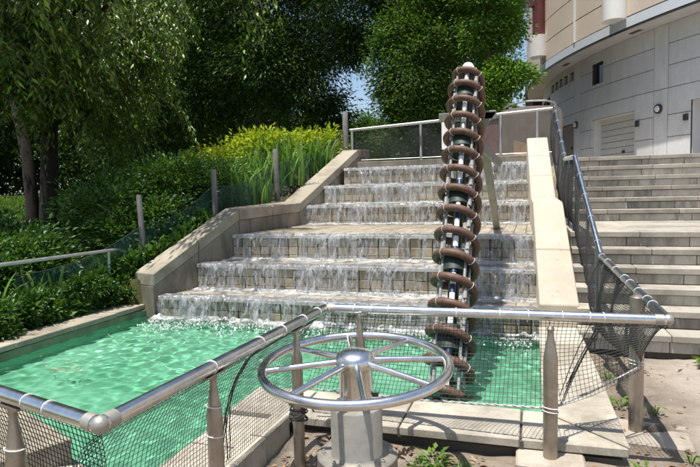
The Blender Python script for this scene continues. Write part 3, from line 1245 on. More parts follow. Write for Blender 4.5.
    cord([(0.09, 3.03, 0.315), (0.30, 3.27, 0.335), (0.60, 3.60, 0.40)])
    # loose wire coil at the inner post
    mb = MB()
    rg = random.Random(5)
    for q in range(7):
        c = Vector((-1.175, 2.68, 0.27 + 0.013 * q)) - base
        ax = Vector((rg.uniform(-0.3, 0.3), rg.uniform(-0.3, 0.3), 1))
        ring(mb, c, ax, 0.037 + rg.uniform(0, 0.014), 0.004, 16, 5)
    pts = [Vector((-1.14, 2.68, 0.40)), Vector((-1.06, 2.70, 0.43)), Vector((-0.99, 2.72, 0.42)), Vector((-0.965, 2.71, 0.385)), Vector((-1.0, 2.70, 0.36)), Vector((-1.07, 2.68, 0.365))]
    mb.tube([p - base - Vector((0, 0, 0.07)) for p in pts], 0.004, 6)
    mb.tube([Vector((-1.17, 2.64, 0.37)) - base, Vector((-1.16, 2.60, 0.41)) - base, Vector((-1.10, 2.61, 0.40)) - base, Vector((-1.06, 2.62, 0.34)) - base], 0.004, 6)
    mb.build('wire_coil', M['wire'], root, smooth=True)


make_pool_railing()


def make_pads():
    for (x, y, dx, dy, zt, lab, rz) in ((0.088, 2.985, 0.34, 0.20, 0.072, 'square concrete footing under the round front post', 0.02), (0.68, 3.64, 0.40, 0.34, -0.005, 'worn concrete footing under the corner post beside the soil path', -0.1)):
        mb = MB()
        mb.box((0, 0, -0.15), (dx, dy, 0.30), rz)
        o = mb.build('concrete_footing', M['concrete'], bevel=0.012, loc=(x, y, zt))
        tag(o, lab, 'footing')


make_pads()


# ------------------------------------------------------------------ hand wheel
def make_wheel():
    root = empty('hand_wheel', 'big stainless eight spoke hand wheel on a round steel pedestal', 'hand wheel', (-0.838, 2.629, 0))
    mb = MB()
    mb.lathe([(0.19, -0.05), (0.19, 0.045), (0.187, 0.05)], (0, 0, 0), 40)
    mb.build('plinth', M['concrete'], root, smooth=True)
    mb = MB()
    mb.lathe([(0.202, 0.052), (0.202, 0.094), (0.198, 0.098)], (0, 0, 0), 48)
    mb.build('lower_flange', M['flange'], root, smooth=True)
    mb = MB()
    mb.lathe([(0.200, 0.102), (0.202, 0.106), (0.202, 0.143), (0.198, 0.147)], (0, 0, 0), 48)
    fl = mb.build('flange', M['flange'], root, smooth=True)
    for k in range(8):
        a = 2 * PI * k / 8 + 0.35
        mb = MB()
        c = (0.168 * math.cos(a), 0.168 * math.sin(a), 0)
        mb.lathe([(0.019, 0.147), (0.019, 0.150)], c, 12)
        mb.lathe([(0.0125, 0.150), (0.0125, 0.163), (0.011, 0.165)], c, 6)
        mb.lathe([(0.006, 0.165), (0.006, 0.172)], c, 8)
        mb.build('bolt', M['brushed'], fl, smooth=True)
    mb = MB()
    mb.lathe([(0.136, 0.147), (0.132, 0.153), (0.129, 0.158), (0.129, 0.385), (0.125, 0.392), (0.084, 0.393)], (0, 0, 0), 72)
    mb.build('pedestal', M['brushed'], root, smooth=True)
    # wheel assembly tilts a touch to the viewer
    tilt = Matrix.Rotation(math.radians(4.0), 4, 'X')
    zc = 0.598

    def T(me_obj):
        me_obj.matrix_local = Matrix.Translation((0, 0, zc)) @ tilt
    mb = MB()
    mb.lathe([(0.084, -0.20), (0.084, -0.02), (0.094, -0.005), (0.098, 0.018), (0.097, 0.040), (0.086, 0.060), (0.058, 0.074), (0.026, 0.080), (0.001, 0.081)], (0, 0, 0), 40)
    T(mb.build('hub', M['steel'], root, smooth=True))
    n = 96
    mb = MB()
    mb.tube([(0.46 * math.cos(2 * PI * i / n), 0.46 * math.sin(2 * PI * i / n), 0) for i in range(n)], 0.0238, 16, False, True)
    T(mb.build('rim', M['steel'], root, smooth=True))
    for k in range(8):
        a = math.radians(22 + 45 * k)
        mb = MB()
        d = Vector((math.cos(a), math.sin(a), 0))
        mb.tube([d * 0.08 + Vector((0, 0, 0.020)), d * 0.20 + Vector((0, 0, 0.015)), d * 0.452], [0.0185, 0.0165, 0.0145], 14)
        T(mb.build('spoke', M['steel'], root, smooth=True))
    # clamp lugs under the hub
    for a in (0.3, 2.9, 4.1):
        mb = MB()
        d = Vector((math.cos(a), math.sin(a), 0))
        mb.tube([d * 0.082 + Vector((0, 0, 0.445)), d * 0.112 + Vector((0, 0, 0.445))], 0.011, 10)
        mb.build('lug', M['wire'] if a < 1 else M['steel'], root, smooth=True)


make_wheel()


# ------------------------------------------------------------------ screw pump
def make_screw():
    b0 = Vector((-0.607, 4.163, 0.0))
    b1 = Vector((-0.672, 6.40, 2.74))
    ax = (b1 - b0).normalized()
    LEN = (b1 - b0).length
    root = empty('screw_pump', 'tall leaning spiral screw of brown hose and white rods in the pool', 'sculpture', b0)
    side = Vector((1, 0, 0))
    side = (side - ax * side.dot(ax)).normalized()
    up = side.cross(ax).normalized()          # points up towards the viewer
    if up.z < 0:
        up = -up

    def P(s, th, rad):
        """th from up towards +side (right)"""
        return ax * s + (up * math.cos(th) + side * math.sin(th)) * rad
    s0, s1 = -0.30, LEN - 0.06
    pitch = 0.234
    turns = (s1 - s0) / pitch
    rad, tr = 0.170, 0.0345
    steps = int(turns * 168)
    pts = []
    for i in range(steps + 1):
        k = i / steps
        s = s1 - (s1 - s0) * k
        rr = rad * (1.0 if k > 0.05 else 0.80 + 4.0 * k)
        pts.append(P(s, 2 * PI * turns * k - 1.7, rr))
    mb = MB()
    mb.tube(pts, [tr * (1.0 + (0.022 if (i // 1) % 2 else -0.022)) for i in range(len(pts))], 9)
    coil = mb.build('coil_hose', M['brown'], root, smooth=True)
    for i in range(0, steps, 168):
        for off, rmul in ((30.0, 1.0), (72.0, 1.0)):
            j = i + int(off)
            if j + 1 < len(pts):
                mb = MB()
                ring(mb, pts[j], pts[j + 1] - pts[j], tr + 0.001, 0.0036, 14, 5)
                mb.build('hose_clip', M['rope'], coil, smooth=True)
    # rods
    for th in (0.85, -0.85, 1.45, -1.45, PI):
        mb = MB()
        mb.tube([P(s0, th, 0.125), P(LEN - 0.05, th, 0.125)], 0.0125, 8)
        rod = mb.build('support_rod', M['rod'], root, smooth=True)
    # banded front pipe: white and navy sleeves
    s = s0
    k = 0
    while s < LEN - 0.10:
        L = 0.11 if k % 2 == 0 else 0.075
        mb = MB()
        mb.tube([P(s, 0.05, 0.095), P(s + L - 0.004, 0.05, 0.095)], 0.023 if k % 2 == 0 else 0.025, 12)
        mb.build('white_sleeve' if k % 2 == 0 else 'navy_sleeve', M['white'] if (k % 2 == 0) else (M['navy'] if s < 1.9 else M['rod']), root, smooth=True)
        s += L
        k += 1
    # short side sleeves on the rods
    rg = random.Random(4)
    for th in (-0.85, 0.85):
        s = 0.1
        while s < LEN - 0.2:
            L = rg.uniform(0.06, 0.11)
            mb = MB()
            mb.tube([P(s, th, 0.142), P(s + L, th, 0.142)], 0.017, 8)
            mb.build('rod_sleeve', M['rod'], root, smooth=True)
            s += pitch * rg.choice((0.5, 1.0))
    # drums
    s = 0.25
    while s < LEN - 0.2:
        mb = MB()
        mb.tube([P(s, 0, 0), P(s + 0.20, 0, 0)], 0.127, 20)
        mb.build('drum', M['drum'], root, smooth=True)
        s += pitch * 3
    mb = MB()
    mb.tube([P(s0, 0, 0), P(LEN, 0, 0)], 0.045, 12)
    mb.build('shaft', M['drum'], root, smooth=True)
    # cap
    mb = MB()
    mb.tube([P(LEN - 0.02, 0, 0), P(LEN + 0.06, 0, 0), P(LEN + 0.10, 0, 0), P(LEN + 0.125, 0, 0), P(LEN + 0.135, 0, 0)], [0.072, 0.072, 0.058, 0.03, 0.002], 20)
    mb.build('cap', M['white'], root, smooth=True)
    mb = MB()
    mb.tube([P(LEN - 0.05, 0, 0), P(LEN - 0.02, 0, 0)], 0.10, 20)
    mb.build('end_plate', M['wire'], root, smooth=True)
    # support frame behind
    def bar(name, a, b, w, h, mat='grey_paint'):
        a = Vector(a) - b0
        b = Vector(b) - b0
        d = (b - a).normalized()
        q = Vector((0, 0, 1)) if abs(d.z) < 0.85 else Vector((0, 1, 0))
        u = d.cross(q).normalized()
        v = d.cross(u).normalized()
        c = [u * sx * w / 2 + v * sy * h / 2 for sx, sy in ((-1, -1), (1, -1), (1, 1), (-1, 1))]
        mb = MB()
        mb.hexa([a + x for x in c], [b + x for x in c])
        return mb.build(name, M[mat], root, bevel=0.004)
    bar('crossbeam', (-0.985, 6.36, 2.26), (-0.37, 6.36, 2.26), 0.06, 0.09)
    mb = MB()
    tri = [Vector((-0.37, 6.33, 2.285)), Vector((-0.56, 6.33, 2.285)), Vector((-0.52, 6.33, 2.06))]
    tri2 = [p + Vector((0, 0.012, 0)) for p in tri]
    mb.add([p - b0 for p in tri + tri2], [(0, 1, 2), (5, 4, 3), (0, 3, 4, 1), (1, 4, 5, 2), (2, 5, 3, 0)])
    mb.build('gusset', M['grey_paint'], root)
    bar('column', (-0.60, 6.42, 2.28), (-0.545, 6.55, 1.90), 0.07, 0.07)
    bar('arm', (-0.58, 6.25, 1.98), (-0.345, 6.58, 1.74), 0.055, 0.075)
    bar('leg', (-0.50, 6.52, 1.90), (-0.455, 7.86, 0.93), 0.085, 0.07)
    bar('leg', (-0.86, 6.52, 1.95), (-0.90, 7.60, 0.93), 0.05, 0.05)
    mb = MB()
    mb.box(Vector((-0.455, 7.87, 0.935)) - b0, (0.16, 0.16, 0.02))
    mb.build('foot_plate', M['grey_paint'], root)


make_screw()


# ------------------------------------------------------------------ stair railing and top fence
def make_stair_railing():
    base = Vector((0.5, 6.0, 0))
    root = empty('stair_railing', 'blue grey tube handrail with dark netting climbing the left edge of the stairs', 'railing', base)
    pts = [(0.592, 5.56, 0.838), (0.458, 6.90, 1.80), (0.440, 8.60, 1.86), (0.350, 10.15, 2.80)]
    for a, b in zip(pts[:-1], pts[1:]):
        mb = MB()
        mb.tube([Vector(a) - base, Vector(b) - base], 0.026, 14)
        mb.build('rail', M['rail_dark'], root, smooth=True)
    for p in pts:
        mb = MB()
        c = Vector(p) - base
        mb.lathe([(0.001, -0.030), (0.02, -0.024), (0.030, 0), (0.02, 0.024), (0.001, 0.030)], c, 12)
        mb.build('elbow', M['rail_dark'], root, smooth=True)
    for (x, y, z0, z1) in ((0.575, 5.62, 0.16, 0.86), (0.475, 6.80, 0.9, 1.72), (0.452, 7.7, 0.96, 1.81), (0.443, 8.55, 0.96, 1.83), (0.40, 9.4, 1.4, 2.32), (0.352, 10.15, 1.9, 2.78)):
        mb = MB()
        mb.lathe([(0.024, 0), (0.024, z1 - z0)], (x - base.x, y - base.y, z0), 12)
        mb.build('post', M['rail_dark'], root, smooth=True)
    f = lerp_pts(pts)
    for k in range(14):
        t = (k + 0.5) / 14
        p = f(t) - base
        d = (f(min(1, t + 0.01)) - f(max(0, t - 0.01)))
        mb = MB()
        ring(mb, p, d, 0.0275, 0.003, 12, 4)
        mb.build('cable_tie', M['tie'], root, smooth=True)
    for i in range(3):
        a, b = Vector(pts[i]), Vector(pts[i + 1])
        dzb = [(0.66, 0.74), (0.74, 0.78), (0.78, 0.78)][i]
        mb = MB()
        net_strands(mb, lerp_pts([a - base - Vector((0, 0, 0.02)), b - base - Vector((0, 0, 0.02))]),
                    lerp_pts([a - base - Vector((0.03, 0, dzb[0])), b - base - Vector((0.03, 0, dzb[1]))]), 62, 30, 0.0026,
                    lambda u, v: Vector((-0.03 * math.sin(PI * v) + 0.025 * math.sin(u * 17 + 2 * v) * math.sin(PI * v), 0, 0)))
        o = mb.build('net', M['net'], root)
        o['kind'] = 'stuff'


make_stair_railing()


def make_top_fence():
    base = Vector((-1.6, 10.6, 1.93))
    root = empty('mesh_fence', 'pale tube fence with dark fine netting across the head of the cascade', 'fence', base)
    a, b = Vector((-3.46, 10.85, 2.70)), Vector((0.34, 10.72, 2.86))
    mb = MB()
    mb.tube([a - base, b - base], 0.028, 12)
    mb.build('rail', M['galv'], root, smooth=True)
    for x in (-3.42, -2.03, -0.55, 0.08):
        t = (x - a.x) / (b.x - a.x)
        zt = a.z + (b.z - a.z) * t
        y = a.y + (b.y - a.y) * t
        mb = MB()
        mb.lathe([(0.026, 0), (0.026, zt - 1.93)], (x - base.x, y - base.y, 0), 12)
        mb.build('post', M['galv'], root, smooth=True)
    n = 60
    u = np.linspace(0, 1, n)
    v = np.linspace(0, 1, 10)
    Ug, Vg = np.meshgrid(u, v, indexing='ij')
    X = a.x + (b.x - a.x) * Ug - base.x
    Y = a.y + (b.y - a.y) * Ug - base.y + 0.03 * np.sin(Ug * 30) * np.sin(PI * Vg)
    top = a.z + (b.z - a.z) * Ug - 0.02
    bot = 2.10 + 0.02 * np.sin(Ug * 17)
    Z = top + (bot - top) * Vg - base.z
    me = np_mesh('netting', np.stack([X, Y, Z], -1).reshape(-1, 3), grid_faces(n, 10))
    o = link('netting', me, M['scrim'], root)
    mb = MB()
    mb.tube([Vector((a.x, a.y, 2.10)) - base, Vector((b.x, b.y, 2.10)) - base], 0.008, 6)
    mb.build('bottom_wire', M['galv'], root, smooth=True)
    mb = MB()
    mb.box((0, 0, 0), (0.20, 0.012, 0.50))
    o = mb.build('notice_board', M['white'], bevel=0.003, loc=(-1.52, 10.74, 2.48))
    tag(o, 'blank white notice board hanging on the dark netting beside the screw', 'sign')


make_top_fence()


# ------------------------------------------------------------------ round building
BC = Vector((21.16, 29.12, 0))
RL, RU = 20.7, 21.42
ZF, ZS = 1.95, 5.98


def cpt(ang, R, z):
    a = math.radians(ang)
    return (R * math.cos(a), R * math.sin(a), z)


def cyl_box(mb, a0, a1, z0, z1, Rin, Rout, da=1.0):
    n = max(1, int(math.ceil((a1 - a0) / da)))
    base = len(mb.v)
    for i in range(n + 1):
        a = a0 + (a1 - a0) * i / n
        for R, z in ((Rin, z0), (Rout, z0), (Rout, z1), (Rin, z1)):
            mb.v.append(cpt(a, R, z))
    for i in range(n):
        p, q = base + i * 4, base + (i + 1) * 4
        for j in range(4):
            k = (j + 1) % 4
            mb.f.append((p + j, q + j, q + k, p + k))
    mb.f.append((base, base + 1, base + 2, base + 3))
    e = base + n * 4
    mb.f.append((e + 3, e + 2, e + 1, e))


def subtract(rects, hole):
    out = []
    for (a0, a1, z0, z1) in rects:
        h0, h1, k0, k1 = hole
        if h0 >= a1 or h1 <= a0 or k0 >= z1 or k1 <= z0:
            out.append((a0, a1, z0, z1))
            continue
        if a0 < h0:
            out.append((a0, h0, z0, z1))
        if h1 < a1:
            out.append((h1, a1, z0, z1))
        m0, m1 = max(a0, h0), min(a1, h1)
        if z0 < k0:
            out.append((m0, m1, z0, k0))
        if k1 < z1:
            out.append((m0, m1, k1, z1))
    return [r for r in out if r[1] - r[0] > 0.04 and r[3] - r[2] > 0.03]


def make_building():
    root = empty('round_building', 'large round building with grey panel base and overhanging beige upper storey', 'building', BC)
    # backing drum (dark joints)
    mb = MB()
    holes = [(201.9, 208.45, ZF, 3.76), (201.86, 203.86, 4.94, 5.64), (189.5, 197.9, 5.42, 5.74), (194.4, 197.9, ZF, 3.86), (214.25, 219.6, ZF, 3.74), (179.0, 189.0, 3.35, 5.35)]
    rects = [(176, 250, ZF - 0.3, ZS + 0.2)]
    for h in holes:
        rects = subtract(rects, h)
    for r in rects:
        cyl_box(mb, r[0], r[1], r[2], r[3], RL - 0.45, RL - 0.012)
    mb.build('backing_wall', M['joint'], root)
    # grey panels
    angs = [176, 179.6, 184.0, 189.5, 194.2, 198.0, 199.4, 205.14, 210.65, 212.1, 217.6, 219.1, 224.6, 226.0, 231.5, 233, 238.5, 240, 250]
    zs = [ZF - 0.02, 2.83, 3.45, 4.20, 4.82, 5.42, ZS]
    ga, gz = 0.028, 0.009
    for i in range(len(angs) - 1):
        for j in range(len(zs) - 1):
            pil = (angs[i + 1] - angs[i]) < 2.0
            if pil and j not in (0, 3):
                continue
            z1 = zs[j + 1]
            if pil:
                z1 = zs[3] if j == 0 else zs[-1]
            cell = [(angs[i] + ga, angs[i + 1] - ga, zs[j] + gz, z1 - gz)]
            for h in holes:
                cell = subtract(cell, h)
            for r in cell:
                mb = MB()
                cyl_box(mb, r[0], r[1], r[2], r[3], RL - 0.05, RL + random.uniform(-0.002, 0.002))
                mb.build('wall_panel', M['grey_panel'], root)
    # garage shutter in its recess
    def recess(a0, a1, z0, z1, depth, mat='grey_panel'):
        mb = MB()
        cyl_box(mb, a0 - 0.25, a0 + 0.03, z0, z1 + 0.1, RL - depth, RL - 0.06)
        cyl_box(mb, a1 - 0.03, a1 + 0.25, z0, z1 + 0.1, RL - depth, RL - 0.06)
        cyl_box(mb, a0, a1, z1 - 0.01, z1 + 0.1, RL - depth, RL - 0.06)
        mb.build('reveal', M[mat], root)
    recess(201.9, 208.45, ZF, 3.76, 0.36)
    sh = None
    mb = MB()
    cyl_box(mb, 201.7, 208.7, ZF, 3.8, RL - 0.42, RL - 0.37)
    sh = mb.build('garage_shutter', M['joint'], root)
    nsl = 9
    for k in range(nsl):
        z0 = ZF + (3.76 - ZF) * k / nsl
        z1 = ZF + (3.76 - ZF) * (k + 1) / nsl
        mb = MB()
        cyl_box(mb, 201.9, 208.45, z0 + 0.008, z1 - 0.008, RL - 0.37, RL - 0.33)
        mb.build('slat', M['shutter'], sh)
    mb = MB()
    cyl_box(mb, 205.6, 205.9, 2.55, 2.63, RL - 0.33, RL - 0.29)
    mb.build('handle', M['wire'], sh)
    # shallow recess at the left end, its near-black back painting the shade inside
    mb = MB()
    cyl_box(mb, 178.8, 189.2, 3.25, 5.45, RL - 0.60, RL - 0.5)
    mb.build('bay_shade_panel', M['void'], root)
    for a in (182.5, 186.0):
        mb = MB()
        cyl_box(mb, a - 0.2, a + 0.2, 3.35, 5.35, RL - 0.49, RL - 0.02)
        mb.build('bay_post', M['wire'], root)
    # rear wing: near-black bark material stands in for recess shade under the overhang
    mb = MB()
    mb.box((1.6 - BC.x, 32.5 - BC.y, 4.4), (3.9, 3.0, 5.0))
    mb.build('rear_wing_shade', M['bark'], root, bevel=0.02)
    # right hand doorway
    recess(214.25, 219.6, ZF, 3.74, 0.8)
    mb = MB()
    cyl_box(mb, 214.2, 219.7, ZF, 3.76, RL - 0.85, RL - 0.8)
    mb.build('door', M['shutter'], root)
    # window
    recess(201.86, 203.86, 4.94, 5.64, 0.14, 'wire')
    mb = MB()
    cyl_box(mb, 201.8, 203.9, 4.9, 5.7, RL - 0.20, RL - 0.14)
    w = mb.build('window', M['glass'], root)
    mb = MB()
    for (a0, a1, z0, z1) in ((201.86, 201.98, 4.94, 5.64), (203.74, 203.86, 4.94, 5.64), (201.98, 203.74, 4.94, 4.985), (201.98, 203.74, 5.595, 5.64)):
        cyl_box(mb, a0, a1, z0, z1, RL - 0.137, RL - 0.09)
    mb.build('frame', M['wire'], w)
    # strip of vents
    mb = MB()
    cyl_box(mb, 189.3, 198.1, 5.38, 5.8, RL - 0.30, RL - 0.25)
    mb.build('vent_recess', M['void'], root)
    for k in range(6):
        a = 189.5 + (197.9 - 189.5) * k / 5
        mb = MB()
        cyl_box(mb, a - 0.22, a + 0.22, 5.42, 5.74, RL - 0.24, RL - 0.015)
        mb.build('vent_mullion', M['grey_panel'], root)
    # small steel door
    mb = MB()
    cyl_box(mb, 194.45, 197.85, ZF, 3.83, RL - 0.10, RL - 0.03)
    d = mb.build('door', M['tan_wall'], root)
    mb = MB()
    cyl_box(mb, 197.3, 197.45, 2.9, 3.0, RL - 0.03, RL + 0.02)
    mb.build('handle', M['wire'], d)
    # bulkhead lamps and boxes
    for a, z in ((211.23, 3.66), (198.6, 3.76)):
        c = Vector(cpt(a, RL, z))
        nrm = Vector((math.cos(math.radians(a)), math.sin(math.radians(a)), 0))
        mb = MB()
        mb.tube([c, c + nrm * 0.07], [0.14, 0.13], 20)
        l = mb.build('wall_lamp', M['wire'], root, smooth=True)
        mb = MB()
        mb.tube([c + nrm * 0.071, c + nrm * 0.10, c + nrm * 0.115], [0.09, 0.075, 0.01], 16)
        mb.build('lamp_glass', M['white'], l, smooth=True)
    for a, z in ((208.9, 3.34), (213.9, 3.30)):
        mb = MB()
        cyl_box(mb, a - 0.16, a + 0.16, z - 0.085, z + 0.085, RL + 0.003, RL + 0.07)
        mb.build('switch_box', M['wire'], root)
    # soffit and fascia
    mb = MB()
    cyl_box(mb, 176, 250, ZS, ZS + 0.12, RL - 0.4, RU - 0.03, 1.0)
    mb.build('soffit', M['soffit'], root)
    mb = MB()
    cyl_box(mb, 176, 250, ZS + 0.0, ZS + 0.06, RU - 0.028, RU + 0.012, 0.8)
    mb.build('drip_edge', M['wire'], root)
    mb = MB()
    cyl_box(mb, 176, 250, ZS + 0.062, ZS + 0.335, RU - 0.1, RU + 0.02, 0.8)
    mb.build('fascia', M['fascia'], root)
    # soffit lights (unlit rectangles)
    for a in (197.5, 209, 221):
        mb = MB()
        cyl_box(mb, a, a + 1.2, ZS - 0.012, ZS - 0.001, RL + 0.25, RL + 0.40)
        mb.build('soffit_vent', M['wire'], root)
    # upper storey
    mb = MB()
    cyl_box(mb, 176, 250, ZS + 0.34, 10.6, RU - 0.6, RU - 0.03)
    mb.build('upper_backing_wall', M['joint'], root)
    ua = [176, 181.5, 188.5, 195.5, 202.47, 209.4, 216.4, 223.4, 230.4, 237.4, 250]
    uz = [6.345, 7.05, 7.86, 8.67, 9.48, 10.3]
    for i in range(len(ua) - 1):
        for j in range(len(uz) - 1):
            mb = MB()
            cyl_box(mb, ua[i] + 0.02, ua[i + 1] - 0.02, uz[j] + 0.016, uz[j + 1] - 0.016, RU - 0.06, RU + random.uniform(-0.003, 0.003), 0.9)
            mb.build('wall_panel', M['beige_panel'], root)
    mb = MB()
    cyl_box(mb, 176, 250, 10.3, 10.7, RU - 0.3, RU + 0.15)
    mb.build('cornice', M['fascia'], root)
    for a in (202.47, 223.4):
        mb = MB()
        cyl_box(mb, a - 0.10, a + 0.10, 6.345, 10.3, RU + 0.004, RU + 0.05)
        mb.build('mullion', M['white'], root)
    # red uprights standing in half-round white sockets
    for a, zb, zt in ((194.6, 6.56, 7.36), (209.2, 6.30, 7.25)):
        ar = math.radians(a)
        nrm = Vector((math.cos(ar), math.sin(ar), 0))
        c = nrm * (RU + 0.20)
        mb = MB()
        mb.lathe([(0.34, 0), (0.34, zt - zb)], (c.x, c.y, zb), 28)
        sck = mb.build('column_socket', M['white'], root, smooth=True)
        mb = MB()
        mb.lathe([(0.24, 0.0), (0.24, 10.6 - zt)], (c.x, c.y, zt + 0.002), 20)
        mb.build('red_column', M['dark_red'], root, smooth=True)
        mb = MB()
        mb.box((c.x + 0.30 * nrm.x + 0.05, c.y + 0.30 * nrm.y, zt + 1.3), (0.25, 0.25, 0.35), ar)
        mb.build('bracket', M['dark_red'], root)


make_building()


def make_far_walls():
    # curved ramp wall between the stair head and the round building
    mb = MB()
    pts = [(-0.62, 13.6), (-0.5, 13.0), (-0.1, 12.65), (0.25, 12.7), (0.45, 13.1), (0.55, 14.2)]
    f = lerp_pts([(p[0], p[1], 0) for p in pts])
    n = 16
    vs = []
    for i in range(n + 1):
        p = f(i / n)
        q = f(min(1, i / n + 0.02)) - f(max(0, i / n - 0.02))
        d = Vector((-q.y, q.x, 0)).normalized() * 0.12
        zt = 3.18
        vs += [(p.x - d.x, p.y - d.y, 1.9), (p.x - d.x, p.y - d.y, zt), (p.x + d.x, p.y + d.y, zt), (p.x + d.x, p.y + d.y, 1.9)]
    fs = []
    for i in range(n):
        a, b = i * 4, i * 4 + 4
        for j in range(3):
            fs.append((a + j, b + j, b + j + 1, a + j + 1))
    fs += [(0, 1, 2, 3), (n * 4 + 3, n * 4 + 2, n * 4 + 1, n * 4)]
    root = empty('ramp_wall', 'tan curved ramp wall behind the head of the cascade below the overhang', 'wall')
    mb.add(vs, fs)
    mb.build('wall_body', M['tan_wall'], root)
    mb = MB()
    mb.tube([f(i / n) + Vector((0, 0, 3.30)) for i in range(n + 1)], 0.02, 8)
    mb.build('top_rail', M['galv'], root, smooth=True)
    # small pink wall seen past the netting
    root = empty('pink_wall', 'pink plastered garden wall half hidden behind the screw support', 'wall', (-0.95, 14.2, 1.9))
    mb = MB()
    mb.box((0, 0, 0.62), (0.62, 0.2, 1.24))
    mb.build('wall_body', M['pink'], root, bevel=0.01)
    mb = MB()
    mb.box((0, 0, 1.275), (0.68, 0.26, 0.06))
    mb.build('coping', M['tan_wall'], root, bevel=0.006)
    # leaning boards and a crate by the fence
    mb = MB()
    mb.hexa([(0, 0, 0), (0.28, 0, 0), (0.28, 0.03, 0), (0, 0.03, 0)], [(0, 0.12, 0.42), (0.22, 0.12, 0.34), (0.22, 0.15, 0.34), (0, 0.15, 0.42)])
    o = mb.build('wooden_board', M['timber'], bevel=0.004, loc=(-0.33, 10.95, 1.95))
    tag(o, 'short pale wooden board leaning behind the netting at the cascade head', 'board')


make_far_walls()


# ------------------------------------------------------------------ garden fence and pipe on the left bank
def make_garden_fence():
    root = empty('garden_fence', 'green plastic net fence on grey wooden posts along the planted bank', 'fence', (-4.6, 7, 0.8))
    base = Vector((-4.6, 7, 0.8))
    posts = [((-4.84, 6.20, 0.40), (-4.88, 6.19, 1.49), 0.038), ((-4.37, 7.20, 0.95), (-4.36, 7.18, 1.84), 0.042), ((-4.25, 9.05, 1.35), (-4.25, 9.03, 2.24), 0.048), ((-3.74, 11.40, 2.1), (-3.75, 11.45, 3.16), 0.062)]
    for a, b, r in posts:
        mb = MB()
        a, b = Vector(a) - base, Vector(b) - base
        d = b - a
        mb.tube([a, a + d * 0.5, a + d * 0.975, b], [r, r * 0.97, r * 0.93, r * 0.7], 10)
        mb.build('post', M['wood'], root, smooth=True)
    extra = [Vector((-4.98, 4.2, 0.16)), Vector((-5.0, 5.2, 0.3))]
    chain = [Vector((-5.25, 4.6, 0.3)), Vector((-4.85, 6.2, 0.60)), Vector((-4.40, 7.2, 1.18)), Vector((-4.28, 9.05, 1.48)), Vector((-3.78, 11.4, 2.2))]
    tops = [0.35, 0.50, 0.42, 0.5, 0.55]
    for i in range(4):
        a, b = chain[i], chain[i + 1]
        n = 24
        u = np.linspace(0, 1, n)
        v = np.linspace(0, 1, 6)
        Ug, Vg = np.meshgrid(u, v, indexing='ij')
        sag = 0.12 * np.sin(PI * Ug)
        X = a.x + (b.x - a.x) * Ug + 0.03 * np.sin(Ug * 15 + Vg * 4) - base.x
        Y = a.y + (b.y - a.y) * Ug - base.y
        Zb = a.z + (b.z - a.z) * Ug
        Z = Zb - 0.1 + (tops[i] + (tops[i + 1] - tops[i]) * Ug - sag + 0.1) * Vg - base.z
        me = np_mesh('netting', np.stack([X, Y, Z], -1).reshape(-1, 3), grid_faces(n, 6))
        link('netting', me, M['scrim_green'], root)
        mb = MB()
        pts = []
        for k in range(13):
            t = k / 12
            p = a + (b - a) * t
            pts.append(Vector((p.x, p.y, p.z + tops[i] + (tops[i + 1] - tops[i]) * t - 0.12 * math.sin(PI * t))) - base)
        mb.tube(pts, 0.004, 5)
        mb.build('rope', M['wire'], root)
    # bent metal pipe rail
    root = empty('pipe_rail', 'thin grey pipe rail bent down at its end among the shrubs by the pool', 'railing', (-5.1, 5.5, 0.2))
    base = Vector((-5.1, 5.5, 0.2))
    mb = MB()
    pts = [(-4.95, 3.4, 0.83), (-4.95, 4.2, 0.828), (-4.95, 5.74, 0.815), (-4.95, 5.84, 0.805), (-4.95, 5.91, 0.765), (-4.95, 5.93, 0.68)]
    mb.tube([Vector(p) - base for p in pts], 0.021, 10)
    mb.build('rail', M['galv'], root, smooth=True)
    for y in (4.0, 5.66):
        mb = MB()
        mb.lathe([(0.019, 0), (0.019, 0.62)], (0.15, y - base.y, 0.815 - 0.62 - base.z), 10)
        mb.build('post', M['galv'], root, smooth=True)


make_garden_fence()


# ------------------------------------------------------------------ vegetation
def tz(x, y):
    return float(terrain(np.array([x]), np.array([y]))[0])


def crown_cloud(center, radii, n_cl, n_leaf, size, spread, droop=0.3, shell=0.55, seed=1, flat=0.35, wr=0.42):
    """leaf clumps scattered through an ellipsoid, outline broken by the clumps"""
    g = np.random.default_rng(seed)
    d = norm(g.normal(size=(n_cl, 3)))
    rr = (shell + (1 - shell) * g.random(n_cl) ** 0.7)
    rr *= 1 + 0.16 * np.sin(d[:, 0] * 5 + seed) * np.cos(d[:, 2] * 4 + d[:, 1] * 3)
    cc = np.array(center) + d * np.array(radii) * rr[:, None]
    cs = spread * (0.6 + 0.8 * g.random(n_cl))
    k = n_leaf
    P = np.repeat(cc, k, 0)
    off = np.clip(g.normal(size=(n_cl * k, 3)), -1.7, 1.7) * np.array([1, 1, flat + 0.2])
    P = P + off * np.repeat(cs, k)[:, None] * 0.6
    D = norm(off + np.repeat(d, k, 0) * 0.8 + np.array([0, 0, -droop]) + g.normal(size=off.shape) * 0.5)
    N = norm(g.normal(size=off.shape) * 0.6 + np.array([0, 0, 1.0]))
    L = size * (0.6 + 0.8 * g.random(len(P)))
    return leaves(P, D, N, L, L * wr)


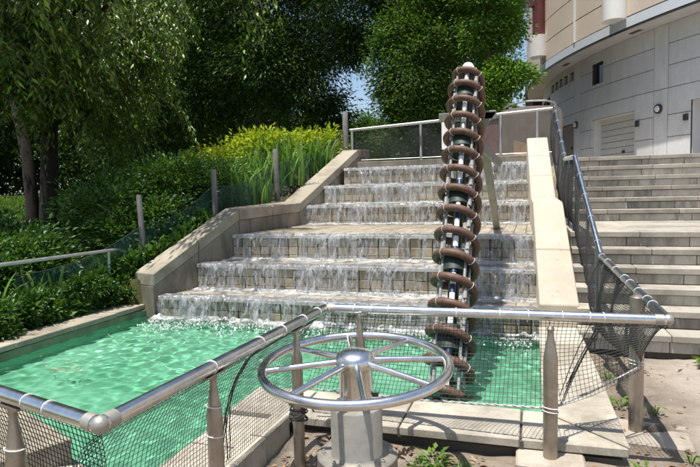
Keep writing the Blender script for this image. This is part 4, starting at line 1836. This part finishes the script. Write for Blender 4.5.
def trunk_mesh(x, y, z0, h, r0, r1, limbs, seed, lean=(0, 0), limb_len=2.0, start=0.35):
    g = random.Random(seed)
    mb = MB()
    pts = []
    rs = []
    for i in range(9):
        t = i / 8
        pts.append(Vector((lean[0] * t + 0.12 * math.sin(t * 5 + seed), lean[1] * t + 0.10 * math.cos(t * 4 + seed) - 0.1, h * t - 0.15)))
        rs.append((r0 * (1.35 if i == 0 else 1) * (1 - t) + r1 * t))
    mb.tube(pts, rs, 10)
    for k in range(limbs):
        t = start + (0.97 - start) * (k + 0.5) / limbs
        i = min(7, int(t * 8))
        p = pts[i] + (pts[i + 1] - pts[i]) * (t * 8 - i)
        a = k * 2.4 + g.random()
        L = limb_len * (1.15 - 0.5 * t) * g.uniform(0.8, 1.2)
        d = Vector((math.cos(a), math.sin(a), 0.35))
        q = [p, p + d * L * 0.4 + Vector((0, 0, 0.1)), p + d * L * 0.75, p + d * L + Vector((0, 0, -0.1 * L))]
        r = r0 * 0.35 * (1.1 - t)
        mb.tube(q, [r, r * 0.7, r * 0.45, r * 0.15], 6)
    return mb


def tree(name, label, x, y, parts, bark, leafm, trunk_h, r0, limbs=10, limb_len=2.2, lean=(0, 0), group='trees behind the cascade', start=0.35, wr=0.42):
    z0 = tz(x, y)
    root = empty(name, label, 'tree', (x, y, z0), group)
    seed = int(abs(x * 13 + y * 7)) + 3
    trunk_mesh(x, y, z0, trunk_h, r0, r0 * 0.25, limbs, seed, lean, limb_len, start).build('trunk', M[bark], root, smooth=True)
    V, Fc = [], []
    b = 0
    for i, p in enumerate(parts):
        v, f = crown_cloud(p[0], p[1], p[2], p[3], p[4], p[5], p[6] if len(p) > 6 else 0.3, p[7] if len(p) > 7 else 0.5, seed + i, 0.35, wr)
        V.append(v)
        Fc.append(f + b)
        b += len(v)
    me = np_mesh('crown', np.concatenate(V), np.concatenate(Fc))
    link('crown', me, M[leafm], root)
    return root


# the two big dark conifers in the middle
tree('conifer_tree', 'tall very dark conifer with drooping sprays left of the sky gap', -10.3, 20.5,
     [((0.2, 0, 8.0), (3.5, 3.6, 5.4), 1000, 70, 0.17, 0.7, 0.8, 0.35), ((1.4, -1.5, 4.4), (2.1, 2.0, 1.7), 200, 70, 0.16, 0.55, 0.9, 0.3), ((-2.5, -1.2, 4.2), (2.4, 2.0, 1.9), 200, 70, 0.16, 0.55, 0.9, 0.3), ((3.0, -0.5, 2.9), (0.9, 1.0, 1.1), 90, 70, 0.15, 0.4, 0.9, 0.3)],
     'bark_pale', 'leaf_dark', 14, 0.28, 18, 3.0, wr=0.3)
tree('conifer_tree', 'dark conifer whose boughs hang over the top of the sky gap', -3.7, 19.4,
     [((-0.7, -0.5, 8.0), (3.2, 3.0, 4.0), 820, 64, 0.16, 0.65, 0.9, 0.35), ((-2.3, -0.3, 4.6), (0.75, 0.8, 0.8), 70, 64, 0.15, 0.4, 1.0, 0.3), ((0.4, -0.5, 4.9), (1.5, 1.0, 1.3), 160, 64, 0.15, 0.45, 1.0, 0.3)],
     'bark', 'leaf_dark', 14, 0.22, 16, 2.4, start=0.55, wr=0.3)
tree('conifer_tree', 'dark conifer behind the cherry tree and golden shrubs', -15.6, 21.0,
     [((0, 0, 6.4), (4.2, 3.6, 6.2), 900, 60, 0.19, 0.8, 0.8, 0.35)],
     'bark', 'leaf_dark', 14, 0.3, 14, 3.0, wr=0.3)
tree('broadleaf_tree', 'mid green leafy tree behind the mesh fence left of the screw', -3.15, 17.0,
     [((0.1, 0, 3.3), (1.15, 1.5, 2.9), 330, 90, 0.105, 0.42, 0.5, 0.4), ((-0.1, -0.3, 1.0), (1.2, 1.2, 1.3), 160, 90, 0.10, 0.36, 0.5, 0.4), ((-1.0, 0, 3.2), (0.5, 0.7, 1.7), 90, 90, 0.10, 0.34, 0.5, 0.4)],
     'bark', 'leaf_mid', 5.5, 0.13, 12, 1.1)
tree('broadleaf_tree', 'bright green tree beside the round building behind the screw top', -1.25, 16.2,
     [((-0.05, 0, 5.6), (0.78, 1.2, 3.0), 270, 90, 0.105, 0.34, 0.4, 0.45), ((0.15, -0.8, 2.0), (0.6, 0.5, 0.55), 60, 90, 0.095, 0.24, 0.4, 0.4), ((0.62, -0.2, 4.6), (0.36, 0.6, 1.5), 80, 90, 0.10, 0.27, 0.4, 0.4), ((0.6, -0.6, 2.5), (0.6, 0.5, 0.42), 60, 90, 0.095, 0.24, 0.4, 0.4), ((-0.3, 0.1, 9.0), (1.2, 1.2, 2.0), 200, 80, 0.11, 0.4, 0.4, 0.45)],
     'bark_pale', 'leaf_bright', 9, 0.11, 16, 1.0)
tree('broadleaf_tree', 'upright mid green tree between the dark conifers and the bright tree', -2.5, 21.0,
     [((0, 0, 7.2), (2.0, 1.8, 5.6), 620, 80, 0.125, 0.5, 0.6, 0.4)],
     'bark', 'leaf_mid', 12, 0.18, 16, 1.6)
for (x, y, h, lab) in ((-13.9, 36, 5.4, 'small distant tree seen below the sky gap, left of its neighbour'), (-10.6, 37, 4.9, 'low distant green tree standing in the foot of the sky gap'), (-16.5, 36, 6.5, 'distant tree half hidden behind the dark conifer trunk')):
    tree('broadleaf_tree', lab, x, y, [((0, 0, h * 0.55), (1.3, 1.4, h * 0.5), 260, 60, 0.18, 0.5, 0.4, 0.4)], 'bark', 'leaf_mid', h * 0.8, 0.13, 10, 1.0)
for (x, y, h, lab) in ((-24, 28, 12, 'tall dark tree far left behind the cherry trunk'), (-31, 24, 12, 'dark tree at the far left edge of the park'), (-20, 33, 14, 'tall dark tree closing the view behind the cherry tree'), (-38, 30, 13, 'farthest dark tree at the left, behind its darker neighbour')):
    tree('broadleaf_tree', lab, x, y, [((0, 0, h * 0.55), (4.2, 3.6, h * 0.48), 560, 44, 0.30, 0.9, 0.4, 0.4)], 'bark', 'leaf_dark', h * 0.8, 0.25, 12, 2.6)


def far_wood():
    g = np.random.default_rng(8)
    n_cl = 1500
    az = g.uniform(-64, -1, n_cl)
    ds = g.uniform(46, 58, n_cl)
    cx, cy = ds * np.sin(np.radians(az)), ds * np.cos(np.radians(az))
    cz = 1.5 + 7.0 * g.random(n_cl) * np.clip(0.72 + 0.28 * np.abs(az + 16) / 14, 0, 1)
    c = np.repeat(np.stack([cx, cy, cz], 1), 50, 0)
    off = g.normal(size=c.shape) * 0.9
    P = c + off
    D = norm(off + g.normal(size=c.shape))
    N = norm(g.normal(size=c.shape) + np.array([0, 0, 1.0]))
    L = 0.3 + 0.3 * g.random(len(P))
    v, f = leaves(P, D, N, L, L * 0.5)
    o = link('far_woods', np_mesh('far_woods', v, f), M['leaf_dark'])
    tag(o, 'dark far woods closing the park behind the trees', 'woods', kind='stuff')


far_wood()


def make_cherry():
    x, y = -10.0, 9.7
    z0 = tz(x, y)
    root = empty('cherry_tree', 'big weeping cherry with long drooping leaf sprays over the left bank', 'tree', (x, y, z0))
    mb = MB()
    g = random.Random(9)
    mb.tube([(0, 0, -0.2), (0.02, 0.02, 0.8), (0.12, 0.0, 1.8), (0.35, -0.1, 3.0), (0.9, -0.3, 4.4)], [0.24, 0.19, 0.17, 0.14, 0.09], 12)
    mb.tube([(-0.50, 0.05, -0.2), (-0.50, 0.05, 0.7), (-0.62, 0.1, 1.7), (-1.0, 0.2, 3.0), (-1.7, 0.4, 4.4)], [0.17, 0.14, 0.13, 0.10, 0.07], 12)
    V, Fc = [], []
    nb = 0
    gg = np.random.default_rng(21)
    tw = MB()
    def spray(p0, dirxy, reach, drop, nleaf, L):
        """one arching, hanging branchlet with leaves in two ranks"""
        nonlocal nb
        t = np.linspace(0, 1, 14)
        pts = p0[None, :] + np.stack([dirxy[0] * reach * t ** 0.8, dirxy[1] * reach * t ** 0.8, 0.25 * reach * t - drop * t ** 2], 1)
        if nb % 3 == 0:
            tw.tube([Vector(p) for p in pts[::3]], [0.010, 0.008, 0.006, 0.004, 0.003][:len(pts[::3])], 4, False)
        tt = gg.random(nleaf) * 0.92 + 0.08
        i = np.clip((tt * 13).astype(int), 0, 12)
        fr = tt * 13 - i
        P = pts[i] * (1 - fr)[:, None] + pts[i + 1] * fr[:, None]
        tan = norm(pts[i + 1] - pts[i])
        sd = norm(np.cross(tan, np.array([0, 0, 1.0])) + 1e-4)
        sgn = np.where(gg.random(nleaf) < 0.5, -1, 1)[:, None]
        D = norm(tan * 0.55 + sd * sgn * 0.75 + np.array([0, 0, -0.55]) + gg.normal(size=P.shape) * 0.25)
        N = norm(gg.normal(size=P.shape) * 0.45 + np.array([0.0, -0.2, 1.0]))
        Ls = L * (0.6 + 0.7 * gg.random(nleaf))
        P = P + gg.normal(size=P.shape) * 0.035
        v, f = leaves(P, D, N, Ls, Ls * 0.31, 0.12)
        Fc.append(f + sum(len(q) for q in V) if False else f)
        V.append(v)
        nb += 1
    # main limbs spreading to the right and towards the camera
    limbs = []
    for k in range(44):
        a = -1.75 + 3.9 * (k * 0.618 % 1.0) + g.uniform(-0.15, 0.15)
        L = g.uniform(2.2, 5.6)
        h = g.uniform(2.7, 6.2)
        if k % 4 == 0:
            L, h, a = g.uniform(4.8, 6.6), g.uniform(4.6, 6.2), g.uniform(-1.25, -0.45)
        p = Vector((0.3 + g.uniform(-0.6, 0.4), g.uniform(-0.3, 0.3), g.uniform(2.0, 3.6)))
        e = Vector((math.cos(a) * L, math.sin(a) * L, h))
        m1 = p.lerp(e, 0.4) + Vector((0, 0, 0.5))
        m2 = p.lerp(e, 0.75) + Vector((0, 0, 0.45))
        if e.x - 10.0 > -0.585 * (e.y + 9.7):
            continue
        mb.tube([p, m1, m2, e], [0.06, 0.045, 0.028, 0.012], 6)
        limbs.append((p, m1, m2, e))
    for e in (Vector((5.6, -3.6, 4.3)), Vector((5.1, -2.9, 4.8))):  # out-of-frame limbs and leaf clumps, added to dapple the parapet
        p = Vector((0.6, -0.2, 4.2))
        m1 = p.lerp(e, 0.35) + Vector((0, 0, 1.5))
        m2 = p.lerp(e, 0.75) + Vector((0, 0, 1.1))
        mb.tube([p, m1, m2, e], [0.06, 0.045, 0.028, 0.012], 6)
        v, f = crown_cloud(e, (1.0, 0.9, 0.3), 34, 34, 0.12, 0.34, 0.5, 0.1, 17, 0.3, 0.33)
        V.append(v)
        Fc.append(f)
    nsp = 0
    for (p, m1, m2, e) in limbs:
        path = lerp_pts([p, m1, m2, e])
        for q in range(9):
            t = g.uniform(0.25, 1.0)
            s = path(t)
            if s.x - 10.0 > -0.57 * (s.y + 9.7):
                continue
            a = math.atan2(e.y - p.y, e.x - p.x) + g.gauss(0, 0.9)
            reach = g.uniform(0.45, 1.2)
            drop = g.uniform(0.6, 2.0)
            c0 = np.array(s) + gg.normal(size=3) * np.array([0.25, 0.25, 0.3])
            for w in range(5):                 # sprays hang in bundles with gaps between
                b_ = a + g.gauss(0, 0.22)
                spray(c0 + gg.normal(size=3) * 0.10, (math.cos(b_), math.sin(b_)), reach * g.uniform(0.7, 1.1), drop * g.uniform(0.6, 1.1), 54, 0.112 if w else 0.125)
    # unseen upper crown of the cherry, added above the frame to shade the bank
    for (c, r, nc) in (((2.0, -4.0, 4.9), (2.2, 2.3, 0.7), 200),):
        v, f = crown_cloud(c, r, nc, 60, 0.12, 0.45, 0.5, 0.2, 91, 0.35, 0.33)
        V.append(v)
        Fc.append(f)
    off = 0
    F2 = []
    for v, f in zip(V, Fc):
        F2.append(f + off)
        off += len(v)
    me = np_mesh('crown', np.concatenate(V), np.concatenate(F2))
    mb.build('trunk', M['bark'], root, smooth=True)
    o = tw.build('twigs', M['bark_pale'], root)
    o['kind'] = 'stuff'
    link('crown', me, M['leaf_cherry'], root)


make_cherry()


def bush(name, label, x, y, radii, n_cl, n_leaf, size, leafm, seed, group, h0=None, flat=0.5):
    z = tz(x, y)
    root = empty(name, label, 'shrub', (x, y, z), group)
    g = random.Random(seed)
    mb = MB()
    for k in range(7):
        a = k * 2 * PI / 7 + g.random()
        e = Vector((math.cos(a) * radii[0] * 0.6, math.sin(a) * radii[1] * 0.6, radii[2] * g.uniform(0.8, 1.4)))
        mb.tube([(0, 0, -0.05), e * 0.5 + Vector((0, 0, 0.1)), e], [0.014, 0.010, 0.005], 5)
    mb.build('stem', M['bark'], root)
    v, f = crown_cloud((0, 0, radii[2] * 0.85), radii, n_cl, n_leaf, size, min(radii) * 0.42, 0.1, 0.35, seed, flat)
    keep = v[f].min(1)[:, 2] > -0.05
    me = np_mesh('foliage', v, f[keep])
    link('foliage', me, M[leafm], root)


# golden shrubs along the crest of the bank
gold = [(-7.4, 11.0, (1.0, 0.8, 0.42), 'golden leaved shrub on the bank below the dark conifer, right of the cherry'),
        (-6.2, 10.9, (0.95, 0.8, 0.46), 'tallest golden leaved shrub, in the middle of the row on the bank'),
        (-5.3, 10.9, (0.85, 0.7, 0.42), 'golden leaved shrub among tall reeds above the parapet'),
        (-4.6, 11.6, (0.75, 0.6, 0.40), 'golden leaved shrub nearest the top wooden post'),
        (-8.7, 11.0, (0.9, 0.7, 0.40), 'low golden shrub shaded in part by the cherry'),
        (-6.6, 9.7, (0.9, 0.7, 0.42), 'yellow green shrub in front of the golden row'),
        (-7.9, 9.6, (0.8, 0.7, 0.34), 'low yellow green shrub near the cherry trunks')]
for i, (x, y, r, lab) in enumerate(gold):
    bush('golden_shrub', lab, x, y, r, 170, 34, 0.095, 'leaf_gold', 30 + i, 'golden shrubs on the bank')

dark = [(-5.75, 6.6, (0.55, 0.6, 0.50), 'dark green shrub behind the tall wooden post', 0.10),
        (-5.75, 5.35, (0.42, 0.55, 0.42), 'dark leafy shrub under the end of the pipe rail', 0.085),
        (-5.85, 4.7, (0.5, 0.55, 0.42), 'broad leaved shrub at the pool edge under the pipe rail', 0.10),
        (-6.5, 4.3, (0.6, 0.6, 0.5), 'dark shrub beside the long bladed reeds at the photo edge', 0.10),
        (-5.3, 7.5, (0.6, 0.6, 0.48), 'dark green shrub behind the middle wooden post', 0.095),
        (-5.0, 8.3, (0.5, 0.55, 0.42), 'green shrub in front of the reeds by the parapet', 0.085),
        (-6.6, 7.6, (0.75, 0.65, 0.5), 'shaded shrub under the cherry sprays', 0.11),
        (-7.4, 6.2, (0.7, 0.6, 0.42), 'shaded shrub right of the cherry trunks', 0.11),
        (-8.3, 5.4, (0.7, 0.6, 0.36), 'shaded shrub at the left, below the cherry', 0.11),
        (-7.3, 8.6, (0.9, 0.7, 0.42), 'dark shrub just below the golden row', 0.11),
        (-8.7, 7.6, (0.7, 0.6, 0.28), 'low shaded shrub in front of the cherry trunks', 0.10),
        (-4.95, 6.75, (0.28, 0.4, 0.32), 'small shrub squeezed between wooden post and parapet', 0.075),
        (-5.9, 8.7, (0.7, 0.6, 0.45), 'mid green shrub below the tall golden shrub', 0.095),
        (-4.92, 5.75, (0.22, 0.3, 0.22), 'dark shrub filling the corner behind the parapet end', 0.08),
        (-5.35, 6.3, (0.3, 0.3, 0.36), 'dark shrub just left of the tall wooden post', 0.085),
        (-5.0, 5.35, (0.22, 0.36, 0.17), 'low leafy plant at the pool edging under the bent pipe end', 0.07),
        (-5.05, 4.6, (0.2, 0.34, 0.2), 'low leafy plant spilling on the edging below the pipe rail', 0.075),
        (-4.95, 4.05, (0.22, 0.3, 0.22), 'small leafy shrub spilling on the left pool edging', 0.07)]
for i, (x, y, r, lab, s) in enumerate(dark):
    bush('green_shrub', lab, x, y, r, 150 if r[0] > 0.35 else 70, 48, s * (0.62 + 0.3 * ((i * 0.618) % 1)), 'leaf_shrub', 60 + i, 'green shrubs on the bank')


def reeds(label, x, y, n, h, spread, seed):
    z = tz(x, y)
    g = np.random.default_rng(seed)
    V, Fc = [], []
    b = 0
    for k in range(n):
        px, py = g.normal(0, spread * 0.5), g.normal(0, spread * 0.5)
        a = g.random() * 2 * PI
        hh = h * (0.55 + 0.6 * g.random())
        out = hh * (0.12 + 0.45 * g.random() ** 2)
        w = 0.014 + 0.010 * g.random()
        t = np.linspace(0, 1, 7)
        cx = px + math.cos(a) * out * t ** 2
        cy = py + math.sin(a) * out * t ** 2
        cz = hh * (t - 0.22 * (out / hh) * 2 * t ** 3)
        wt = w * np.sqrt(np.clip(1 - t ** 2.2, 0.0, 1)) + 0.001
        sx, sy = -math.sin(a + 0.6), math.cos(a + 0.6)
        L = np.stack([cx - sx * wt, cy - sy * wt, cz], 1)
        Rr = np.stack([cx + sx * wt, cy + sy * wt, cz], 1)
        v = np.stack([L, Rr], 1).reshape(-1, 3)
        i = np.arange(6) * 2
        f = np.stack([i, i + 1, i + 3, i + 2], 1)
        V.append(v)
        Fc.append(f + b)
        b += len(v)
    me = np_mesh('reed_clump', np.concatenate(V), np.concatenate(Fc))
    o = link('reed_clump', me, M['leaf_reed'], None, (x, y, z - 0.03))
    tag(o, label, 'reed plant', 'reed clumps on the bank')


reeds('tall reed clump beside the upper slope of the left parapet', -4.4, 9.75, 110, 0.9, 0.42, 1)
reeds('dense reed clump right of the middle wooden post', -4.65, 9.1, 110, 0.95, 0.42, 2)
reeds('reed clump rising behind the golden shrubs', -4.9, 10.4, 80, 0.85, 0.45, 3)
reeds('reed clump close to the upper wooden post', -4.1, 10.6, 80, 0.8, 0.3, 4)
reeds('reed clump hanging over the flat of the left parapet', -4.6, 8.4, 90, 0.75, 0.4, 5)
reeds('lush reed clump between the golden shrubs and the middle wooden post', -5.4, 9.4, 100, 0.72, 0.6, 8)
reeds('long bladed reeds at the left edge of the photo by the pool', -5.5, 4.25, 60, 0.75, 0.35, 6)
reeds('slender reeds under the pipe rail beside the pool', -5.3, 4.95, 40, 0.6, 0.25, 7)


# lawn and undergrowth on the bank
def undergrowth():
    g = np.random.default_rng(77)
    n = 26000
    x = -4.75 - 9.5 * g.random(n) ** 1.2
    y = 3.2 + 9.5 * g.random(n)
    inside = x < np.interp(y, [3, 5.8, 7.1, 9.0, 10.8, 13], [-5.0, -4.85, -4.25, -4.2, -3.75, -3.7])
    x, y = x[inside], y[inside]
    x = np.concatenate([x, -4.94 - 0.75 * g.random(9000) ** 1.5])
    y = np.concatenate([y, 3.2 + 2.75 * g.random(9000)])
    yy = 5.80 + 1.3 * g.random(3500)
    xx = np.interp(yy, [5.8, 7.1], [-4.76, -4.18]) - 0.45 * g.random(3500)
    x, y = np.concatenate([x, xx]), np.concatenate([y, yy])
    yy = 4.4 + 1.45 * g.random(1800)
    x, y = np.concatenate([x, -4.95 + 0.07 * g.normal(size=1800).clip(-1.5, 0.9)]), np.concatenate([y, yy])
    z = np.maximum(terrain(x, y), 0.12)
    P = np.stack([x, y, z + 0.02 + 0.22 * g.random(len(x)) ** 2], 1)
    D = norm(g.normal(size=P.shape) + np.array([0, 0, 0.8]))
    N = norm(g.normal(size=P.shape) * 0.7 + np.array([0, 0, 1.0]))
    L = 0.06 + 0.08 * g.random(len(x))
    v, f = leaves(P, D, N, L, L * 0.5)
    o = link('undergrowth', np_mesh('undergrowth', v, f), M['leaf_shrub'])
    tag(o, 'low leafy ground cover on the planted bank', 'ground cover', kind='stuff')
    # lawn beyond
    n = 26000
    x = -26 + 21 * g.random(n)
    y = 11.5 + 11 * g.random(n)
    z = terrain(x, y)
    P = np.stack([x, y, z], 1)
    D = norm(g.normal(size=P.shape) * 0.4 + np.array([0, 0, 1.0]))
    N = norm(g.normal(size=P.shape))
    L = 0.10 + 0.12 * g.random(n)
    v, f = leaves(P, D, N, L, L * 0.25)
    o = link('lawn', np_mesh('lawn', v, f), M['leaf_weed'])
    tag(o, 'sunlit lawn beyond the cherry trunks', 'grass', kind='stuff')


undergrowth()


# weeds and dead leaves on the soil near the camera
def weed(label, x, y, n, size, seed):
    g = np.random.default_rng(seed)
    n = int(n * 1.6)
    a = g.random(n) * 2 * PI
    r = size * (0.2 + 0.9 * g.random(n))
    P = np.stack([np.cos(a) * r * 0.5, np.sin(a) * r * 0.5, 0.008 + 0.045 * g.random(n)], 1)
    D = np.stack([np.cos(a), np.sin(a), 0.15 + 0.22 * g.normal(size=n)], 1)
    N = norm(g.normal(size=P.shape) * 0.35 + np.array([0, 0, 1.0]))
    L = size * 0.27 * (0.5 + 0.9 * g.random(n))
    v, f = leaves(P, D, N, L, L * 0.5)
    root = empty('weed', label, 'weed', (x, y, tz(x, y)), 'weeds in the soil')
    link('foliage', np_mesh('foliage', v, f), M['leaf_weed'], root)
    mb = MB()
    for k in range(5):
        b = k * 1.3
        mb.tube([(0, 0, -0.02), (math.cos(b) * size * 0.3, math.sin(b) * size * 0.3, 0.05)], 0.0025, 4)
    mb.build('stem', M['leaf_weed'], root)


weed('larger broad leaved weed right of the pedestal', -0.50, 2.90, 44, 0.16, 1)
weed('low weed in front of the larger one by the pedestal', -0.56, 2.78, 26, 0.10, 2)
weed('small weed in the soil between pedestal and front slab', -0.34, 2.86, 16, 0.08, 3)
weed('weed growing between the slab and the corner post', 0.56, 4.05, 34, 0.13, 4)
weed('weed sprouting at the corner of the slab', 0.54, 3.02, 30, 0.13, 5)
weed('small weed beside the worn footing', 0.74, 3.92, 18, 0.09, 6)
weed('grassy tuft against the lowest granite step', 1.42, 5.2, 60, 0.22, 7)
weed('small weed at the far edge of the soil strip', 0.55, 4.6, 20, 0.10, 8)
weed('weed sprig in front of the worn footing', 0.80, 3.30, 16, 0.08, 9)
weed('tiny weed by the near kerb', -0.95, 2.35, 12, 0.07, 10)


def litter():
    g = np.random.default_rng(5)
    n = 2600
    x = -1.3 + 2.9 * g.random(n)
    y = 2.2 + 3.0 * g.random(n) ** 1.8
    ok = ~in_poly(x, y, [(-1.85, 3.0), (0.5, 3.0), (0.5, 5.8), (-1.85, 5.8)])
    ok &= x < 0.35 + 1.3 * g.random(n) ** 3
    ok &= (x - 1.1) ** 2 + (y - 4.3) ** 2 > 0.25 * g.random(n)
    x, y = x[ok], y[ok]
    P = np.stack([x, y, terrain(x, y) + 0.012], 1)
    D = norm(g.normal(size=P.shape) * np.array([1, 1, 0.15]))
    N = norm(g.normal(size=P.shape) * 0.3 + np.array([0, 0, 1.0]))
    L = 0.02 + 0.035 * g.random(len(x))
    v, f = leaves(P, D, N, L, L * 0.5)
    o = link('leaf_litter', np_mesh('leaf_litter', v, f), M['dead_leaf'])
    tag(o, 'dry brown leaf litter on the soil', 'leaves', kind='stuff')
    # pebbles
    mb = MB()
    for k in range(260):
        px, py = g.uniform(-1.3, 1.9), g.uniform(2.2, 5.2)
        if in_poly(np.array([px]), np.array([py]), [(-1.85, 2.95), (0.52, 2.95), (0.52, 5.8), (-1.85, 5.8)])[0]:
            continue
        s = 0.004 + 0.011 * g.random() ** 2
        mb.lathe([(s * 0.5, -s * 0.4), (s, 0), (s * 0.6, s * 0.5)], (px, py, tz(px, py) + s * 0.2), 6)
    o = mb.build('gravel', M['concrete'])
    tag(o, 'scattered grit and pebbles on the soil', 'gravel', kind='stuff')


litter()


def floating_leaves():
    g = np.random.default_rng(31)
    n = 70
    x = np.concatenate([-4.5 + 4.4 * g.random(40), -3.75 + 0.12 * g.normal(size=30)])
    y = np.concatenate([3.6 + 1.7 * g.random(40), 3.75 + 0.07 * g.normal(size=30)])
    P = np.stack([x, y, np.full(n, 0.012)], 1)
    D = norm(g.normal(size=P.shape) * np.array([1, 1, 0.05]))
    N = norm(g.normal(size=P.shape) * 0.1 + np.array([0, 0, 1.0]))
    L = 0.02 + 0.03 * g.random(n)
    v, f = leaves(P, D, N, L, L * 0.5)
    o = link('floating_leaves', np_mesh('floating_leaves', v, f), M['dead_leaf'])
    tag(o, 'small dead leaves floating on the green pool', 'leaves', kind='stuff')


floating_leaves()

# caustics through the pool water
try:
    sl.cycles.is_caustics_light = True
    WATER.cycles.is_caustics_caster = True
    for o in bpy.data.objects:
        if o.name.startswith('pool_floor') or o.name.startswith('pool_wall') or o.name.startswith('step_core'):
            o.cycles.is_caustics_receiver = True
except Exception as e:
    print('caustics', e)
bpy.context.view_layer.update()
